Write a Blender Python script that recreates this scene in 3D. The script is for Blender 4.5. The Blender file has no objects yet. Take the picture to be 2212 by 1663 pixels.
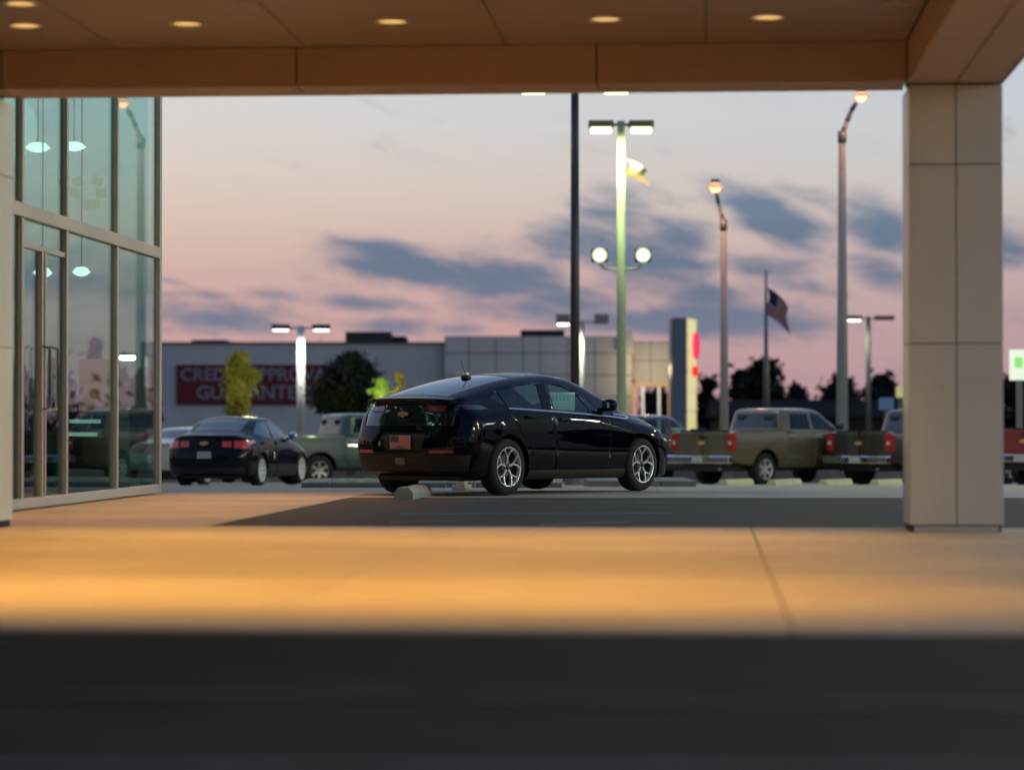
import bpy, bmesh, math, random
from mathutils import Vector, Matrix
random.seed(7)
R = math.radians
scene = bpy.context.scene
col = scene.collection

# ------------------------------------------------------------------ camera
F = 5778.0                       # focal length in units of a 2212 px wide picture
CAMZ = 0.8
PITCH = math.atan(88.5 / F)
cam = bpy.data.cameras.new('camera')
cam.lens = F / 2212 * 36.0
cam.sensor_width = 36.0
cam.clip_start = 0.1
cam.clip_end = 3000
cam.dof.use_dof = True
cam.dof.focus_distance = 33.6
cam.dof.aperture_fstop = 1.2
camo = bpy.data.objects.new('camera', cam)
camo.location = (0, 0, CAMZ)
camo.rotation_euler = (math.pi / 2 + PITCH, 0, 0)
col.objects.link(camo)
scene.camera = camo

# ------------------------------------------------------------------ view
scene.view_settings.view_transform = 'Standard'
scene.view_settings.look = 'None'
scene.view_settings.exposure = 0.0
scene.view_settings.gamma = 1.0
scene.view_settings.use_curve_mapping = False

# ------------------------------------------------------------------ node helper
class NT:
    def __init__(s, nt):
        s.t = nt; s.n = nt.nodes; s.l = nt.links
    def new(s, typ, **kw):
        nd = s.n.new(typ)
        for k, v in kw.items(): setattr(nd, k, v)
        return nd
    def put(s, sock, v):
        if isinstance(v, bpy.types.NodeSocket): s.l.new(v, sock)
        else: sock.default_value = v
    def m(s, op, a, b=0.0, c=None, clamp=False):
        nd = s.n.new('ShaderNodeMath'); nd.operation = op; nd.use_clamp = clamp
        s.put(nd.inputs[0], a); s.put(nd.inputs[1], b)
        if c is not None: s.put(nd.inputs[2], c)
        return nd.outputs[0]
    def mix(s, fac, a, b, blend='MIX'):
        nd = s.n.new('ShaderNodeMix'); nd.data_type = 'RGBA'; nd.blend_type = blend
        s.put(nd.inputs[0], fac); s.put(nd.inputs[6], a); s.put(nd.inputs[7], b)
        return nd.outputs[2]
    def noise(s, vec, scale, detail=3, rough=0.55, out=0, dist=0.0):
        nd = s.n.new('ShaderNodeTexNoise')
        if vec is not None: s.l.new(vec, nd.inputs['Vector'])
        nd.inputs['Scale'].default_value = scale
        nd.inputs['Detail'].default_value = detail
        nd.inputs['Roughness'].default_value = rough
        nd.inputs['Distortion'].default_value = dist
        return nd.outputs[out]
    def ramp(s, fac, stops, interp='LINEAR'):
        nd = s.n.new('ShaderNodeValToRGB'); nd.color_ramp.interpolation = interp
        e = nd.color_ramp.elements
        while len(e) > 1: e.remove(e[0])
        e[0].position = stops[0][0]; e[0].color = stops[0][1]
        for p, c in stops[1:]:
            k = e.new(p); k.color = c
        s.put(nd.inputs[0], fac)
        return nd.outputs[0]

def c4(r, g=None, b=None):
    if g is None: r, g, b = r
    return (r, g, b, 1.0)

# ------------------------------------------------------------------ world: dusk sky with cloud banks
world = bpy.data.worlds.new('World'); scene.world = world; world.use_nodes = True
world.node_tree.nodes.clear()
W = NT(world.node_tree)
SUN_EL, SUN_ROT = R(2.0), R(-62)
tc = W.new('ShaderNodeTexCoord')
sep = W.new('ShaderNodeSeparateXYZ'); W.l.new(tc.outputs['Generated'], sep.inputs[0])
gx, gy, gz = sep.outputs
az = W.m('ARCTAN2', gx, gy)
el = W.m('ARCSINE', gz)
# base colour by elevation (radians / 1.6)
def E(px): return ((920 - px) / F) / 1.6
elc = W.m('MULTIPLY', W.m('MAXIMUM', el, 0.0), 1 / 1.6)
base = W.ramp(elc, [
    (0.0, c4(.44, .265, .30)), (E(800), c4(.47, .29, .31)), (E(700), c4(.505, .325, .325)),
    (E(600), c4(.525, .365, .355)), (E(500), c4(.57, .445, .405)), (E(400), c4(.59, .52, .48)),
    (E(260), c4(.575, .572, .575)), (0.13, c4(.45, .52, .61)), (0.19, c4(.32, .46, .68)), (0.3, c4(.26, .38, .60)), (1.0, c4(.13, .21, .40))])
# a little warmer and lighter towards the afterglow at the left, greyer at the right
side = W.m('MULTIPLY_ADD', az, -2.2, 0.5, clamp=True)
base = W.mix(side, W.mix(1.0, base, c4(.86, .93, 1.0), 'MULTIPLY'), W.mix(1.0, base, c4(1.12, 1.03, .97), 'MULTIPLY'))
# direction coordinates for clouds, flattened
cmb = W.new('ShaderNodeCombineXYZ')
W.put(cmb.inputs[0], W.m('MULTIPLY', az, 10.0)); W.put(cmb.inputs[1], W.m('MULTIPLY_ADD', el, 34.0, W.m('MULTIPLY', az, 5.0))); W.put(cmb.inputs[2], 3.3)
cv = cmb.outputs[0]
n1 = W.noise(cv, 2.6, 7, 0.58, dist=.5)
n2 = W.noise(cv, 7.0, 8, 0.68, dist=.6)
n3 = W.noise(cv, 1.1, 3, 0.5)
warp = W.m('MULTIPLY_ADD', W.m('SUBTRACT', n2, 0.5), 1.3, 0.0)
warp = W.m('MULTIPLY_ADD', W.m('SUBTRACT', n1, 0.5), 2.6, warp)
blobs = [(1260, 520, 130, 50, .2, .75), (1540, 640, 170, 40, .05, .75), (1350, 430, 90, 30, .3, .6), (1470, 520, 90, 60, .2, .7), (620, 640, 90, 16, .05, .6), (1330, 705, 110, 18, .0, .7),  # x, y, rx, ry, slope, weight
    (820, 545, 125, 30, .10, .9), (900, 585, 150, 36, .16, 1.0), (1080, 605, 190, 45, .10, 1.05), (1230, 650, 180, 48, .05, .9),
    (1330, 480, 120, 55, .3, .55), (1400, 570, 150, 85, .2, .85), (1500, 690, 250, 36, .0, 1.05),
    (1670, 480, 95, 50, .35, 1.1), (1600, 440, 80, 40, .3, .7), (1900, 480, 85, 55, .3, 1.0), (1900, 595, 70, 36, .2, .85),
    (1640, 575, 110, 30, .1, .75), (1720, 620, 110, 26, .1, .6), (470, 690, 180, 38, .0, .9), (760, 655, 130, 17, .05, .75),
    (830, 705, 90, 20, .0, .7), (430, 640, 150, 12, .05, .5), (990, 712, 60, 12, .0, .6), (1420, 430, 110, 30, .2, .45),
    (1760, 425, 110, 26, .2, .55), (2120, 540, 170, 50, .1, .8), (1150, 700, 60, 10, .0, .5), (2550, 610, 300, 60, .0, .9),
    (60, 610, 220, 40, .05, .8), (-500, 560, 380, 60, .0, .9), (3300, 560, 400, 70, .0, .8)]
tot = None
for (x, y, rx, ry, sl, wt) in blobs:
    a0, e0 = (x - 1106) / F, (920 - y) / F
    da = W.m('ADD', az, -a0); de = W.m('MULTIPLY_ADD', da, sl, W.m('ADD', el, -e0))
    q = W.m('ADD', W.m('POWER', W.m('ABSOLUTE', W.m('MULTIPLY', da, F / rx)), 2.0),
            W.m('POWER', W.m('ABSOLUTE', W.m('MULTIPLY', de, F / ry)), 2.0))
    g = W.m('MULTIPLY', W.m('EXPONENT', W.m('MULTIPLY', q, -0.7)), wt)
    tot = g if tot is None else W.m('MAXIMUM', tot, g)
# far round the horizon the same kind of broken bank goes on
away = W.m('MULTIPLY', W.m('ABSOLUTE', az), 1.4, clamp=True)
lowb = W.m('MULTIPLY', W.m('EXPONENT', W.m('MULTIPLY', el, -7.0)), W.m('MULTIPLY', away, .75))
tot = W.m('MAXIMUM', tot, W.m('MULTIPLY', lowb, W.m('MULTIPLY', n3, 1.4)))
dens = W.m('MULTIPLY_ADD', warp, .50, tot)
mr = W.new('ShaderNodeMapRange'); mr.interpolation_type = 'SMOOTHSTEP'
W.put(mr.inputs[0], dens); mr.inputs[1].default_value = .11; mr.inputs[2].default_value = .92
cl = mr.outputs[0]
cloudcol = W.ramp(W.m('MULTIPLY', elc, 1.0), [(0, c4(.19, .17, .25)), (E(720), c4(.12, .165, .25)), (E(560), c4(.078, .135, .225)), (E(430), c4(.105, .17, .265)), (0.13, c4(.16, .20, .28)), (0.3, c4(.12, .15, .21)), (1, c4(.1, .12, .17))])
skyc = W.mix(W.m('MULTIPLY', cl, .93), base, cloudcol)
# faint streaks of thin vapour
skyc = W.mix(W.m('MULTIPLY_ADD', n1, .18, -.07, clamp=True), skyc, W.mix(1.0, skyc, c4(.80, .80, .9), 'MULTIPLY'))
# the sky opposite the afterglow is darker and bluer
back = W.m('MULTIPLY_ADD', W.m('COSINE', W.m('ADD', az, .30)), .5, .5)
back = W.m('MULTIPLY_ADD', back, 1.25, -.06, clamp=True)
skyc = W.mix(back, W.mix(1.0, skyc, c4(.22, .31, .46), 'MULTIPLY'), skyc)
# below the horizon
gm = W.m('MULTIPLY_ADD', el, 40.0, 1.0, clamp=True)
skyc = W.mix(gm, c4(.05, .05, .055), skyc)
nish = W.new('ShaderNodeTexSky'); nish.sky_type = 'NISHITA'; nish.sun_disc = False
nish.sun_elevation = SUN_EL; nish.sun_rotation = SUN_ROT
bg1 = W.new('ShaderNodeBackground'); W.l.new(skyc, bg1.inputs[0]); bg1.inputs[1].default_value = 1.11
bg2 = W.new('ShaderNodeBackground'); W.l.new(nish.outputs[0], bg2.inputs[0]); bg2.inputs[1].default_value = 0.012
ads = W.new('ShaderNodeAddShader'); W.l.new(bg1.outputs[0], ads.inputs[0]); W.l.new(bg2.outputs[0], ads.inputs[1])
wo = W.new('ShaderNodeOutputWorld'); W.l.new(ads.outputs[0], wo.inputs[0])

# the afterglow: a very weak, very wide sun low at the left
sun = bpy.data.lights.new('sun', 'SUN'); sun.energy = 0.12; sun.angle = R(40); sun.color = (1, .78, .66)
suno = bpy.data.objects.new('sun', sun); col.objects.link(suno)
suno.rotation_euler = (R(80), 0, R(62))

# ------------------------------------------------------------------ coordinates
A = R(4.2)                       # the canopy and showroom are turned by this
CA, SA = math.cos(A), math.sin(A)
TP = math.tan(PITCH)
def at(x, y, d):
    cx = (x - 1106) / F; cy = (831.5 - y) / F
    ct, st = math.cos(PITCH), math.sin(PITCH)
    v = Vector((cx, ct - cy * st, st + cy * ct))
    return Vector((0, 0, CAMZ)) + v * (d / v.y)
def UV(p): return (p.x * CA - p.y * SA, p.x * SA + p.y * CA)
def XY(u, v): return (u * CA + v * SA, -u * SA + v * CA)
PROF = [(-400, 0), (33, 0), (40, -.12), (58, -.48), (64, -.60), (70, -.74), (80, -.90), (2500, -.90)]
def gz_(Y):
    for (a, b), (c, d) in zip(PROF, PROF[1:]):
        if Y <= c: return b + (d - b) * (Y - a) / (c - a)
    return PROF[-1][1]

# ------------------------------------------------------------------ materials
MATS = {}
def mat(name, colr, rough=.6, metal=0.0, coat=0.0, var=0.0, vscale=4.0, bump=0.0, bscale=60.0, spec=.5,
        emit=None, estr=0.0, second=None, coords='Object', stretch=None, coat_rough=.03):
    if name in MATS: return MATS[name]
    m = bpy.data.materials.new(name); m.use_nodes = True
    T = NT(m.node_tree); bs = m.node_tree.nodes['Principled BSDF']
    bs.inputs['Base Color'].default_value = c4(colr)
    bs.inputs['Roughness'].default_value = rough
    bs.inputs['Metallic'].default_value = metal
    bs.inputs['Specular IOR Level'].default_value = spec
    bs.inputs['Coat Weight'].default_value = coat
    bs.inputs['Coat Roughness'].default_value = coat_rough
    tcn = T.new('ShaderNodeTexCoord'); vec = tcn.outputs[coords]
    if stretch:
        mp = T.new('ShaderNodeMapping'); T.l.new(vec, mp.inputs[0]); mp.inputs['Scale'].default_value = stretch
        vec = mp.outputs[0]
    if var > 0:
        n = T.noise(vec, vscale, 5, .6)
        n_ = T.noise(vec, vscale * 7.3, 3, .6)
        f = T.m('MULTIPLY_ADD', n_, .35, T.m('MULTIPLY', n, .65))
        f = T.m('MULTIPLY_ADD', T.m('SUBTRACT', f, .5), 3.2, .5, clamp=True)
        sec = second or tuple(c * (1 - var) for c in colr)
        T.l.new(T.mix(f, c4(sec), c4(colr)), bs.inputs['Base Color'])
        r = T.m('MULTIPLY_ADD', f, .12 * rough, rough * .92, clamp=True)
        T.l.new(r, bs.inputs['Roughness'])
    if bump > 0:
        b = T.new('ShaderNodeBump'); b.inputs['Strength'].default_value = bump; b.inputs['Distance'].default_value = .01
        T.l.new(T.noise(vec, bscale, 4, .65), b.inputs['Height']); T.l.new(b.outputs[0], bs.inputs['Normal'])
    if emit:
        bs.inputs['Emission Color'].default_value = c4(emit); bs.inputs['Emission Strength'].default_value = estr
    MATS[name] = m
    return m

def glass(name, tint, ior=1.5, rough=.0, refl=1.0):
    if name in MATS: return MATS[name]
    m = bpy.data.materials.new(name); m.use_nodes = True
    T = NT(m.node_tree); T.n.clear()
    fr = T.new('ShaderNodeFresnel'); ge = T.new('ShaderNodeNewGeometry')   # a thin pane reflects alike from both sides
    T.l.new(T.m('MULTIPLY_ADD', ge.outputs['Backfacing'], 1.0 / ior - ior, ior), fr.inputs[0])
    tr = T.new('ShaderNodeBsdfTransparent'); tr.inputs[0].default_value = c4(tint)
    gl = T.new('ShaderNodeBsdfGlossy'); gl.inputs['Roughness'].default_value = rough; gl.inputs[0].default_value = c4(.95, .97, 1)
    mx = T.new('ShaderNodeMixShader'); T.l.new(T.m('MULTIPLY', fr.outputs[0], refl, clamp=True), mx.inputs[0])
    T.l.new(tr.outputs[0], mx.inputs[1]); T.l.new(gl.outputs[0], mx.inputs[2])
    o = T.new('ShaderNodeOutputMaterial'); T.l.new(mx.outputs[0], o.inputs[0])
    MATS[name] = m
    return m

def emitter(name, colr, s): return mat(name, (.1, .1, .1), .5, emit=colr, estr=s)

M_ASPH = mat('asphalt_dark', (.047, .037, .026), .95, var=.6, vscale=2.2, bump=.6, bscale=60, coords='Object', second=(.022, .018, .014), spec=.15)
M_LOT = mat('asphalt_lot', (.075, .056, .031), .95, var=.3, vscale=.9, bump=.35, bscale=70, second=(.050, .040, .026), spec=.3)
M_CONC = mat('concrete_slab', (.50, .42, .30), .8, var=.3, vscale=.9, bump=.3, bscale=80, second=(.38, .29, .19), spec=.3, stretch=(.5, 1, 1))
M_LOTPALE = mat('lot_pale', (.40, .345, .235), .85, var=.25, vscale=.5, bump=.3, bscale=60, second=(.29, .25, .18))
M_JOINT = mat('joint_dark', (.07, .055, .045), .9)
M_PAINT = mat('line_paint', (.42, .42, .40), .7, var=.5, vscale=2.5, second=(.14, .14, .13))
M_WORN = mat('line_paint_worn', (.13, .125, .10), .8, var=.7, vscale=3.0, second=(.035, .034, .032))
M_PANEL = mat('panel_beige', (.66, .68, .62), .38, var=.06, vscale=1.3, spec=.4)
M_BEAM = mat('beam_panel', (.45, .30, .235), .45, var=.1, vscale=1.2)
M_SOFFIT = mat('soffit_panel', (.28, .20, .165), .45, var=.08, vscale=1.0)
M_DARKGAP = mat('gap_dark', (.03, .025, .022), .9)
M_BLDG = mat('panel_grey', (.72, .70, .64), .55, var=.12, vscale=.6)
M_STUCCO = mat('stucco_grey', (.72, .70, .64), .9, var=.18, vscale=.25, bump=.2, bscale=8)
M_ALU = mat('aluminium_frame', (.42, .41, .37), .45, metal=.3, var=.08)
M_BLACK = mat('black_plastic', (.015, .015, .016), .45)
M_CLAD = mat('lower_cladding', (.026, .023, .021), .5, spec=.25)
M_NAVY = mat('paint_navy_black', (.0012, .002, .005), .6, coat=.55, coat_rough=.012, spec=0.0)
M_GLOSSB = mat('gloss_black', (.004, .004, .005), .08, coat=1.0)
M_TYRE = mat('tyre_rubber', (.012, .012, .012), .85, bump=.3, bscale=60)
M_SILVER = mat('polished_silver', (.55, .56, .58), .26, metal=.55)
M_CHROME = mat('chrome', (.75, .75, .75), .08, metal=1.0)
M_GOLD = mat('emblem_gold', (.80, .50, .20), .25, metal=.6)
M_RED = mat('lens_red', (.32, .01, .012), .15, coat=1.0)
M_REDDIM = mat('lens_red_dark', (.24, .03, .05), .2, coat=1.0)
M_AMBER = mat('reflector_red_orange', (.55, .09, .03), .25, coat=.6)
M_WGLASS = glass('car_glass', (.52, .66, .62), 1.5)
M_TGLASS = glass('car_glass_dark', (.06, .07, .07), 1.55)
M_SEAT = mat('seat_fabric', (.02, .02, .022), .85)
M_PAPER = mat('paper_sheet', (.62, .80, .72), .7)
M_WOODS = mat('bark', (.05, .035, .025), .9, var=.3, vscale=3)
M_GRAVEL = mat('gravel', (.50, .50, .34), .9, var=.4, vscale=9, second=(.24, .24, .15))
M_KERB = mat('kerb_concrete', (.16, .155, .14), .8, var=.3, vscale=2)
M_STOP = mat('wheel_stop_concrete', (.30, .32, .29), .8, var=.25, vscale=3)
M_STOPY = mat('wheel_stop_yellow', (.62, .58, .30), .7, var=.2, vscale=3)
M_POLEG = mat('pole_grey_steel', (.16, .17, .165), .5, metal=.2, var=.15)
M_POLEW = mat('pole_pale_paint', (.58, .57, .52), .5, var=.08)
M_POLEB = mat('pole_dark_bronze', (.035, .035, .035), .45)
M_WHITE = mat('white_paint', (.72, .71, .68), .5, var=.05)

# ------------------------------------------------------------------ mesh builder
class MB:
    def __init__(s): s.v = []; s.f = []
    def add(s, vs, fs):
        k = len(s.v); s.v += [tuple(p) for p in vs]; s.f += [tuple(i + k for i in f) for f in fs]; return s
    def box(s, x0, x1, y0, y1, z0, z1, M=None, ch=0.0):
        if ch > 0:
            bm = bmesh.new(); bmesh.ops.create_cube(bm, size=1)
            for v in bm.verts:
                v.co = Vector(((x0 + x1) / 2 + v.co.x * (x1 - x0), (y0 + y1) / 2 + v.co.y * (y1 - y0), (z0 + z1) / 2 + v.co.z * (z1 - z0)))
            bmesh.ops.bevel(bm, geom=bm.edges[:] , offset=ch, segments=2, affect='EDGES', profile=.6)
            bm.verts.index_update()
            vs = [v.co.copy() for v in bm.verts]; fs = [[v.index for v in f.verts] for f in bm.faces]; bm.free()
        else:
            vs = [Vector(p) for p in ((x0, y0, z0), (x1, y0, z0), (x1, y1, z0), (x0, y1, z0), (x0, y0, z1), (x1, y0, z1), (x1, y1, z1), (x0, y1, z1))]
            fs = [(3, 2, 1, 0), (4, 5, 6, 7), (0, 1, 5, 4), (1, 2, 6, 5), (2, 3, 7, 6), (3, 0, 4, 7)]
        if M: vs = [M @ v for v in vs]
        return s.add(vs, fs)
    def tube(s, p0, p1, r0, r1=None, n=12, caps=True):
        r1 = r0 if r1 is None else r1
        p0 = Vector(p0); p1 = Vector(p1); d = (p1 - p0).normalized()
        a = d.orthogonal().normalized(); b = d.cross(a)
        vs = []
        for p, r in ((p0, r0), (p1, r1)):
            for i in range(n):
                t = 2 * math.pi * i / n; vs.append(p + a * math.cos(t) * r + b * math.sin(t) * r)
        fs = [(i, (i + 1) % n, n + (i + 1) % n, n + i) for i in range(n)]
        if caps: fs += [tuple(reversed(range(n))), tuple(range(n, 2 * n))]
        return s.add(vs, fs)
    def path(s, pts, r, n=8):
        for a, b in zip(pts, pts[1:]): s.tube(a, b, r, r, n)
        return s
    def lathe(s, prof, n=32, axis='y', c=(0, 0, 0)):   # prof: (radius, height along axis)
        vs = []
        for (r, h) in prof:
            for i in range(n):
                t = 2 * math.pi * i / n
                p = {'y': (math.cos(t) * r, h, math.sin(t) * r), 'z': (math.cos(t) * r, math.sin(t) * r, h), 'x': (h, math.cos(t) * r, math.sin(t) * r)}[axis]
                vs.append((p[0] + c[0], p[1] + c[1], p[2] + c[2]))
        fs = []
        for k in range(len(prof) - 1):
            for i in range(n):
                j = (i + 1) % n; fs.append((k * n + i, k * n + j, (k + 1) * n + j, (k + 1) * n + i))
        return s.add(vs, fs)
    def prism(s, poly, h0, h1, plane='xz', M=None):   # polygon in a plane, extruded along the third axis
        n = len(poly)
        def P(a, b, h): return {'xz': (a, h, b), 'yz': (h, a, b), 'xy': (a, b, h)}[plane]
        vs = [Vector(P(a, b, h0)) for a, b in poly] + [Vector(P(a, b, h1)) for a, b in poly]
        if M: vs = [M @ v for v in vs]
        fs = [tuple(range(n)), tuple(reversed(range(n, 2 * n)))] + [(i, n + i, n + (i + 1) % n, (i + 1) % n) for i in range(n)]
        return s.add(vs, fs)
    def mesh(s, name, m, smooth=False, auto=None):
        me = bpy.data.meshes.new(name); me.from_pydata(s.v, [], s.f)
        bm = bmesh.new(); bm.from_mesh(me); bmesh.ops.recalc_face_normals(bm, faces=bm.faces)
        if auto is not None:
            for e in bm.edges:
                if len(e.link_faces) == 2 and e.calc_face_angle(0) > R(auto): e.smooth = False
            smooth = True
        bm.to_mesh(me); bm.free()
        for p in me.polygons: p.use_smooth = smooth
        if m: me.materials.append(m)
        return me
    def build(s, name, m, parent=None, smooth=False, auto=None, loc=None, rz=None):
        return link(name, s.mesh(name, m, smooth, auto), parent, loc, rz)

def link(name, me, parent=None, loc=None, rz=None):
    o = bpy.data.objects.new(name, me); col.objects.link(o)
    if parent: o.parent = parent
    if loc is not None: o.location = loc
    if rz is not None: o.rotation_euler = (0, 0, rz)
    return o
def tag(o, label=None, cat=None, group=None, kind=None):
    if label: o['label'] = label
    if cat: o['category'] = cat
    if group: o['group'] = group
    if kind: o['kind'] = kind
    return o
def thing(name, label, cat, loc=(0, 0, 0), rz=0, group=None):
    o = bpy.data.objects.new(name, None); col.objects.link(o)
    o.location = loc; o.rotation_euler = (0, 0, rz); o.empty_display_size = .2
    return tag(o, label, cat, group)
def copy_tree(o, parent=None):
    c = o.copy(); col.objects.link(c); c.parent = parent
    for ch in list(o.children): copy_tree(ch, c)
    return c
def light(name, typ, loc, power, colr, parent=None, size=.1, spot=None, blend=.6, rot=None):
    l = bpy.data.lights.new(name, typ); l.energy = power; l.color = colr
    if typ == 'AREA': l.size = size
    else: l.shadow_soft_size = size
    if typ == 'SPOT': l.spot_size = R(spot); l.spot_blend = blend
    o = bpy.data.objects.new(name, l); col.objects.link(o); o.location = loc
    if rot: o.rotation_euler = rot
    if parent: o.parent = parent
    return o
def text_mesh(name, body, size, m, parent=None, M=None, ext=.002, bold=0.0, align='CENTER', sx=1.0):
    cu = bpy.data.curves.new(name, 'FONT'); cu.body = body; cu.size = size; cu.extrude = ext
    cu.align_x = align; cu.align_y = 'CENTER'; cu.offset = bold; cu.resolution_u = 3
    o = bpy.data.objects.new(name, cu); col.objects.link(o)
    dg = bpy.context.evaluated_depsgraph_get(); me = bpy.data.meshes.new_from_object(o.evaluated_get(dg))
    bpy.data.objects.remove(o); bpy.data.curves.remove(cu)
    me.name = name; me.materials.clear(); me.materials.append(m)
    MM = (M or Matrix()) @ Matrix.Diagonal((sx, 1, 1, 1)); me.transform(MM)
    return link(name, me, parent)

# ------------------------------------------------------------------ ground and pavements
def sheet(name, pts, z, m, nx=1, thick=None, parent=None, follow=False):
    mb = MB(); n = len(pts)
    if thick: mb.add([(x, y, z - thick) for x, y in pts] + [(x, y, z) for x, y in pts],
                     [tuple(range(n, 2 * n))] + [(i, (i + 1) % n, n + (i + 1) % n, n + i) for i in range(n)])
    else: mb.add([(x, y, (gz_(y) if follow else 0) + z) for x, y in pts], [tuple(range(n))])
    return mb.build(name, m, parent)

mb = MB(); ys = [-400, -60, 21.6, 33, 40, 58, 64, 70, 80, 150, 2500]
for i, y in enumerate(ys):
    for x in (-1600, 1600): mb.v.append((x, y, gz_(y) - .008))
for i in range(len(ys) - 1): mb.f.append((2 * i, 2 * i + 1, 2 * i + 3, 2 * i + 2))
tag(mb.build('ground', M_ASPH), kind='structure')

# darker asphalt lot between the canopy and the parked car, paler lane beyond
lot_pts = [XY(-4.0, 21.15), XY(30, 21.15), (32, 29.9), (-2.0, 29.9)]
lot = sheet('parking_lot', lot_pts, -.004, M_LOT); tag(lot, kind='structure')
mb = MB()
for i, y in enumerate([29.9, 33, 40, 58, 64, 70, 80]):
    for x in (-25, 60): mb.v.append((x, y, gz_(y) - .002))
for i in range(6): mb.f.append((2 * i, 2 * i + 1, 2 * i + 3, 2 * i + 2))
tag(mb.build('driveway', M_LOTPALE), kind='structure')

# concrete slab under the canopy in long bays
slab = MB().box(-9, 9, 10.42, 21.08, -.12, -.012).build('slab', M_JOINT, rz=-A); tag(slab, kind='structure')
us = [-8.8, -6.36, -4.13, -1.90, .33, 2.56, 4.79, 7.0]
pm = None
for a, b in zip(us, us[1:]):
    MB().box(a + .004, b - .004, 10.4, 21.1, -.11, 0.004, ch=.004).build('slab_bay', M_CONC, slab)
walk = MB().box(-6.62, -4.04, 21.12, 31.6, -.11, -.02).build('sidewalk', M_JOINT, rz=-A); tag(walk, kind='structure')
for i in range(4):
    v0 = 21.12 + i * 2.62
    MB().box(-6.6, -4.02, v0 + .005, v0 + 2.615, -.10, .002, ch=.003).build('sidewalk_bay', M_CONC, walk)

# painted lines (sheets a few mm up)
def strip(name, p, q, w, m, z=.004, label=None):
    p = Vector(p); q = Vector(q); d = (q - p).normalized(); n = Vector((-d.y, d.x)) * w / 2
    pts = [p - n, q - n, q + n, p + n]
    o = sheet(name, [(a.x, a.y) for a in pts], z, m); return tag(o, kind='structure')
def gp(x, y, z=0.0):   # ground point under a pixel
    s = (y - 920) / (CAMZ - z); return ((x - 1106) / s, F / s)
strip('painted_line', gp(865, 1111), gp(1450, 1109), .10, M_PAINT)
strip('painted_line', gp(1165, 1134), gp(1360, 1128), .10, M_PAINT)
strip('painted_line', gp(700, 1080), gp(1500, 1086), .10, M_PAINT)
strip('painted_line', gp(870, 1100), gp(1480, 1097), .08, M_WORN)
strip('painted_line', gp(840, 1128), gp(985, 1126), .09, M_PAINT)
strip('painted_line', gp(1150, 1062), gp(1700, 1064), .10, M_PAINT)
strip('painted_line', gp(1010, 1507), gp(1480, 1516), .07, M_WORN)
strip('painted_line', gp(-200, 1656), gp(2500, 1658), .035, M_PAINT)
# tar repairs in the foreground asphalt
M_TAR = mat('tar_seal', (.012, .012, .012), .5)
for (a, b, w) in (((-200, 1497), (900, 1499), .05), ((1480, 1521), (2400, 1524), .06)):
    strip('tar_seam', gp(*a), gp(*b), w, M_TAR)

# gravel verge with kerb behind the parked car, on the left
kz = gz_(40)
vb = thing('kerb_island', 'low gravel strip edged by a grey kerb behind the black hatchback', 'kerb')
P0 = at(650, 1040, 40).x; P1 = at(1215, 1040, 40).x
n = 9
for i in range(n):
    a = P0 + (P1 - P0) * i / n; b = P0 + (P1 - P0) * (i + 1) / n
    MB().box(a + .006, b - .006, 40, 40.16, kz - .1, kz + .075, ch=.02).build('kerb_stone', M_KERB, vb)
gm_ = MB(); nx_, ny_ = 90, 8
for j in range(ny_ + 1):
    for i in range(nx_ + 1):
        x = P0 + (P1 - P0) * i / nx_; t = j / ny_; y = 40.17 + t * 2.4
        h = gz_(y) + .07 + .05 * math.sin(t * math.pi) + random.uniform(-.015, .015)
        gm_.v.append((x, y, h))
for j in range(ny_):
    for i in range(nx_):
        k = j * (nx_ + 1) + i; gm_.f.append((k, k + 1, k + nx_ + 2, k + nx_ + 1))
for i in range(2600):   # stones
    x = random.uniform(P0, P1); t = random.random() ** 1.5; y = 40.2 + t * 2.2; h = gz_(y) + .07 + .05 * math.sin(t * math.pi); r = random.uniform(.012, .03)
    gm_.add([(x + r, y, h), (x - r, y, h), (x, y + r, h), (x, y - r, h), (x, y, h + r)], [(0, 2, 4), (2, 1, 4), (1, 3, 4), (3, 0, 4)])
tag(gm_.build('gravel', M_GRAVEL, vb), kind='stuff')

# ------------------------------------------------------------------ canopy
ZB, ZC = 3.40, 3.70           # beam bottom, soffit
canopy = thing('canopy', 'broad flat canopy with beige soffit panels spanning the drive-through', 'canopy', rz=-A)
U0, U1, V0, V1 = -9.0, 1.51, 10.6, 20.3
MB().box(-9, 2.21, 10.2, 20.78, 3.86, 4.5).build('roof_slab', M_DARKGAP, canopy)
MB().box(U0, U1, V0, V1, 3.72, 3.84).build('soffit_backing', M_DARKGAP, canopy)
cu_ = [UV(at(x, 90, 20.2))[0] for x in (235, 650, 1090, 1525)]
ue = [-9.0, cu_[0] - 3.0, cu_[0] - 1.5] + cu_ + [1.49]
vs_ = [10.62, 13.05, 15.5, 17.9, 20.28]
for a, b in zip(ue, ue[1:]):
    for c, d in zip(vs_, vs_[1:]):
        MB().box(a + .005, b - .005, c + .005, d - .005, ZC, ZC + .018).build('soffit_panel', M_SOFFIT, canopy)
# far beam: face panels, underside
bu = [UV(at(x, 150, 20.3))[0] for x in (632, 1288)]
be = [-9.0, bu[0] - 4.6, bu[0] - 2.3, bu[0], bu[1], 1.50]
MB().box(-9, 1.51, 20.33, 20.76, ZB + .03, 3.86).build('beam_core', M_DARKGAP, canopy)
for a, b in zip(be, be[1:]):
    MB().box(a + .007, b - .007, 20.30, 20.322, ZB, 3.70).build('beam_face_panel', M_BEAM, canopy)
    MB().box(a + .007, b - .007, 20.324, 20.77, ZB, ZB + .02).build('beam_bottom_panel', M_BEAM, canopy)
MB().box(-9, 1.5, 20.772, 20.80, ZB - .01, 4.5).build('beam_outer_face', M_PANEL, canopy)
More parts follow.
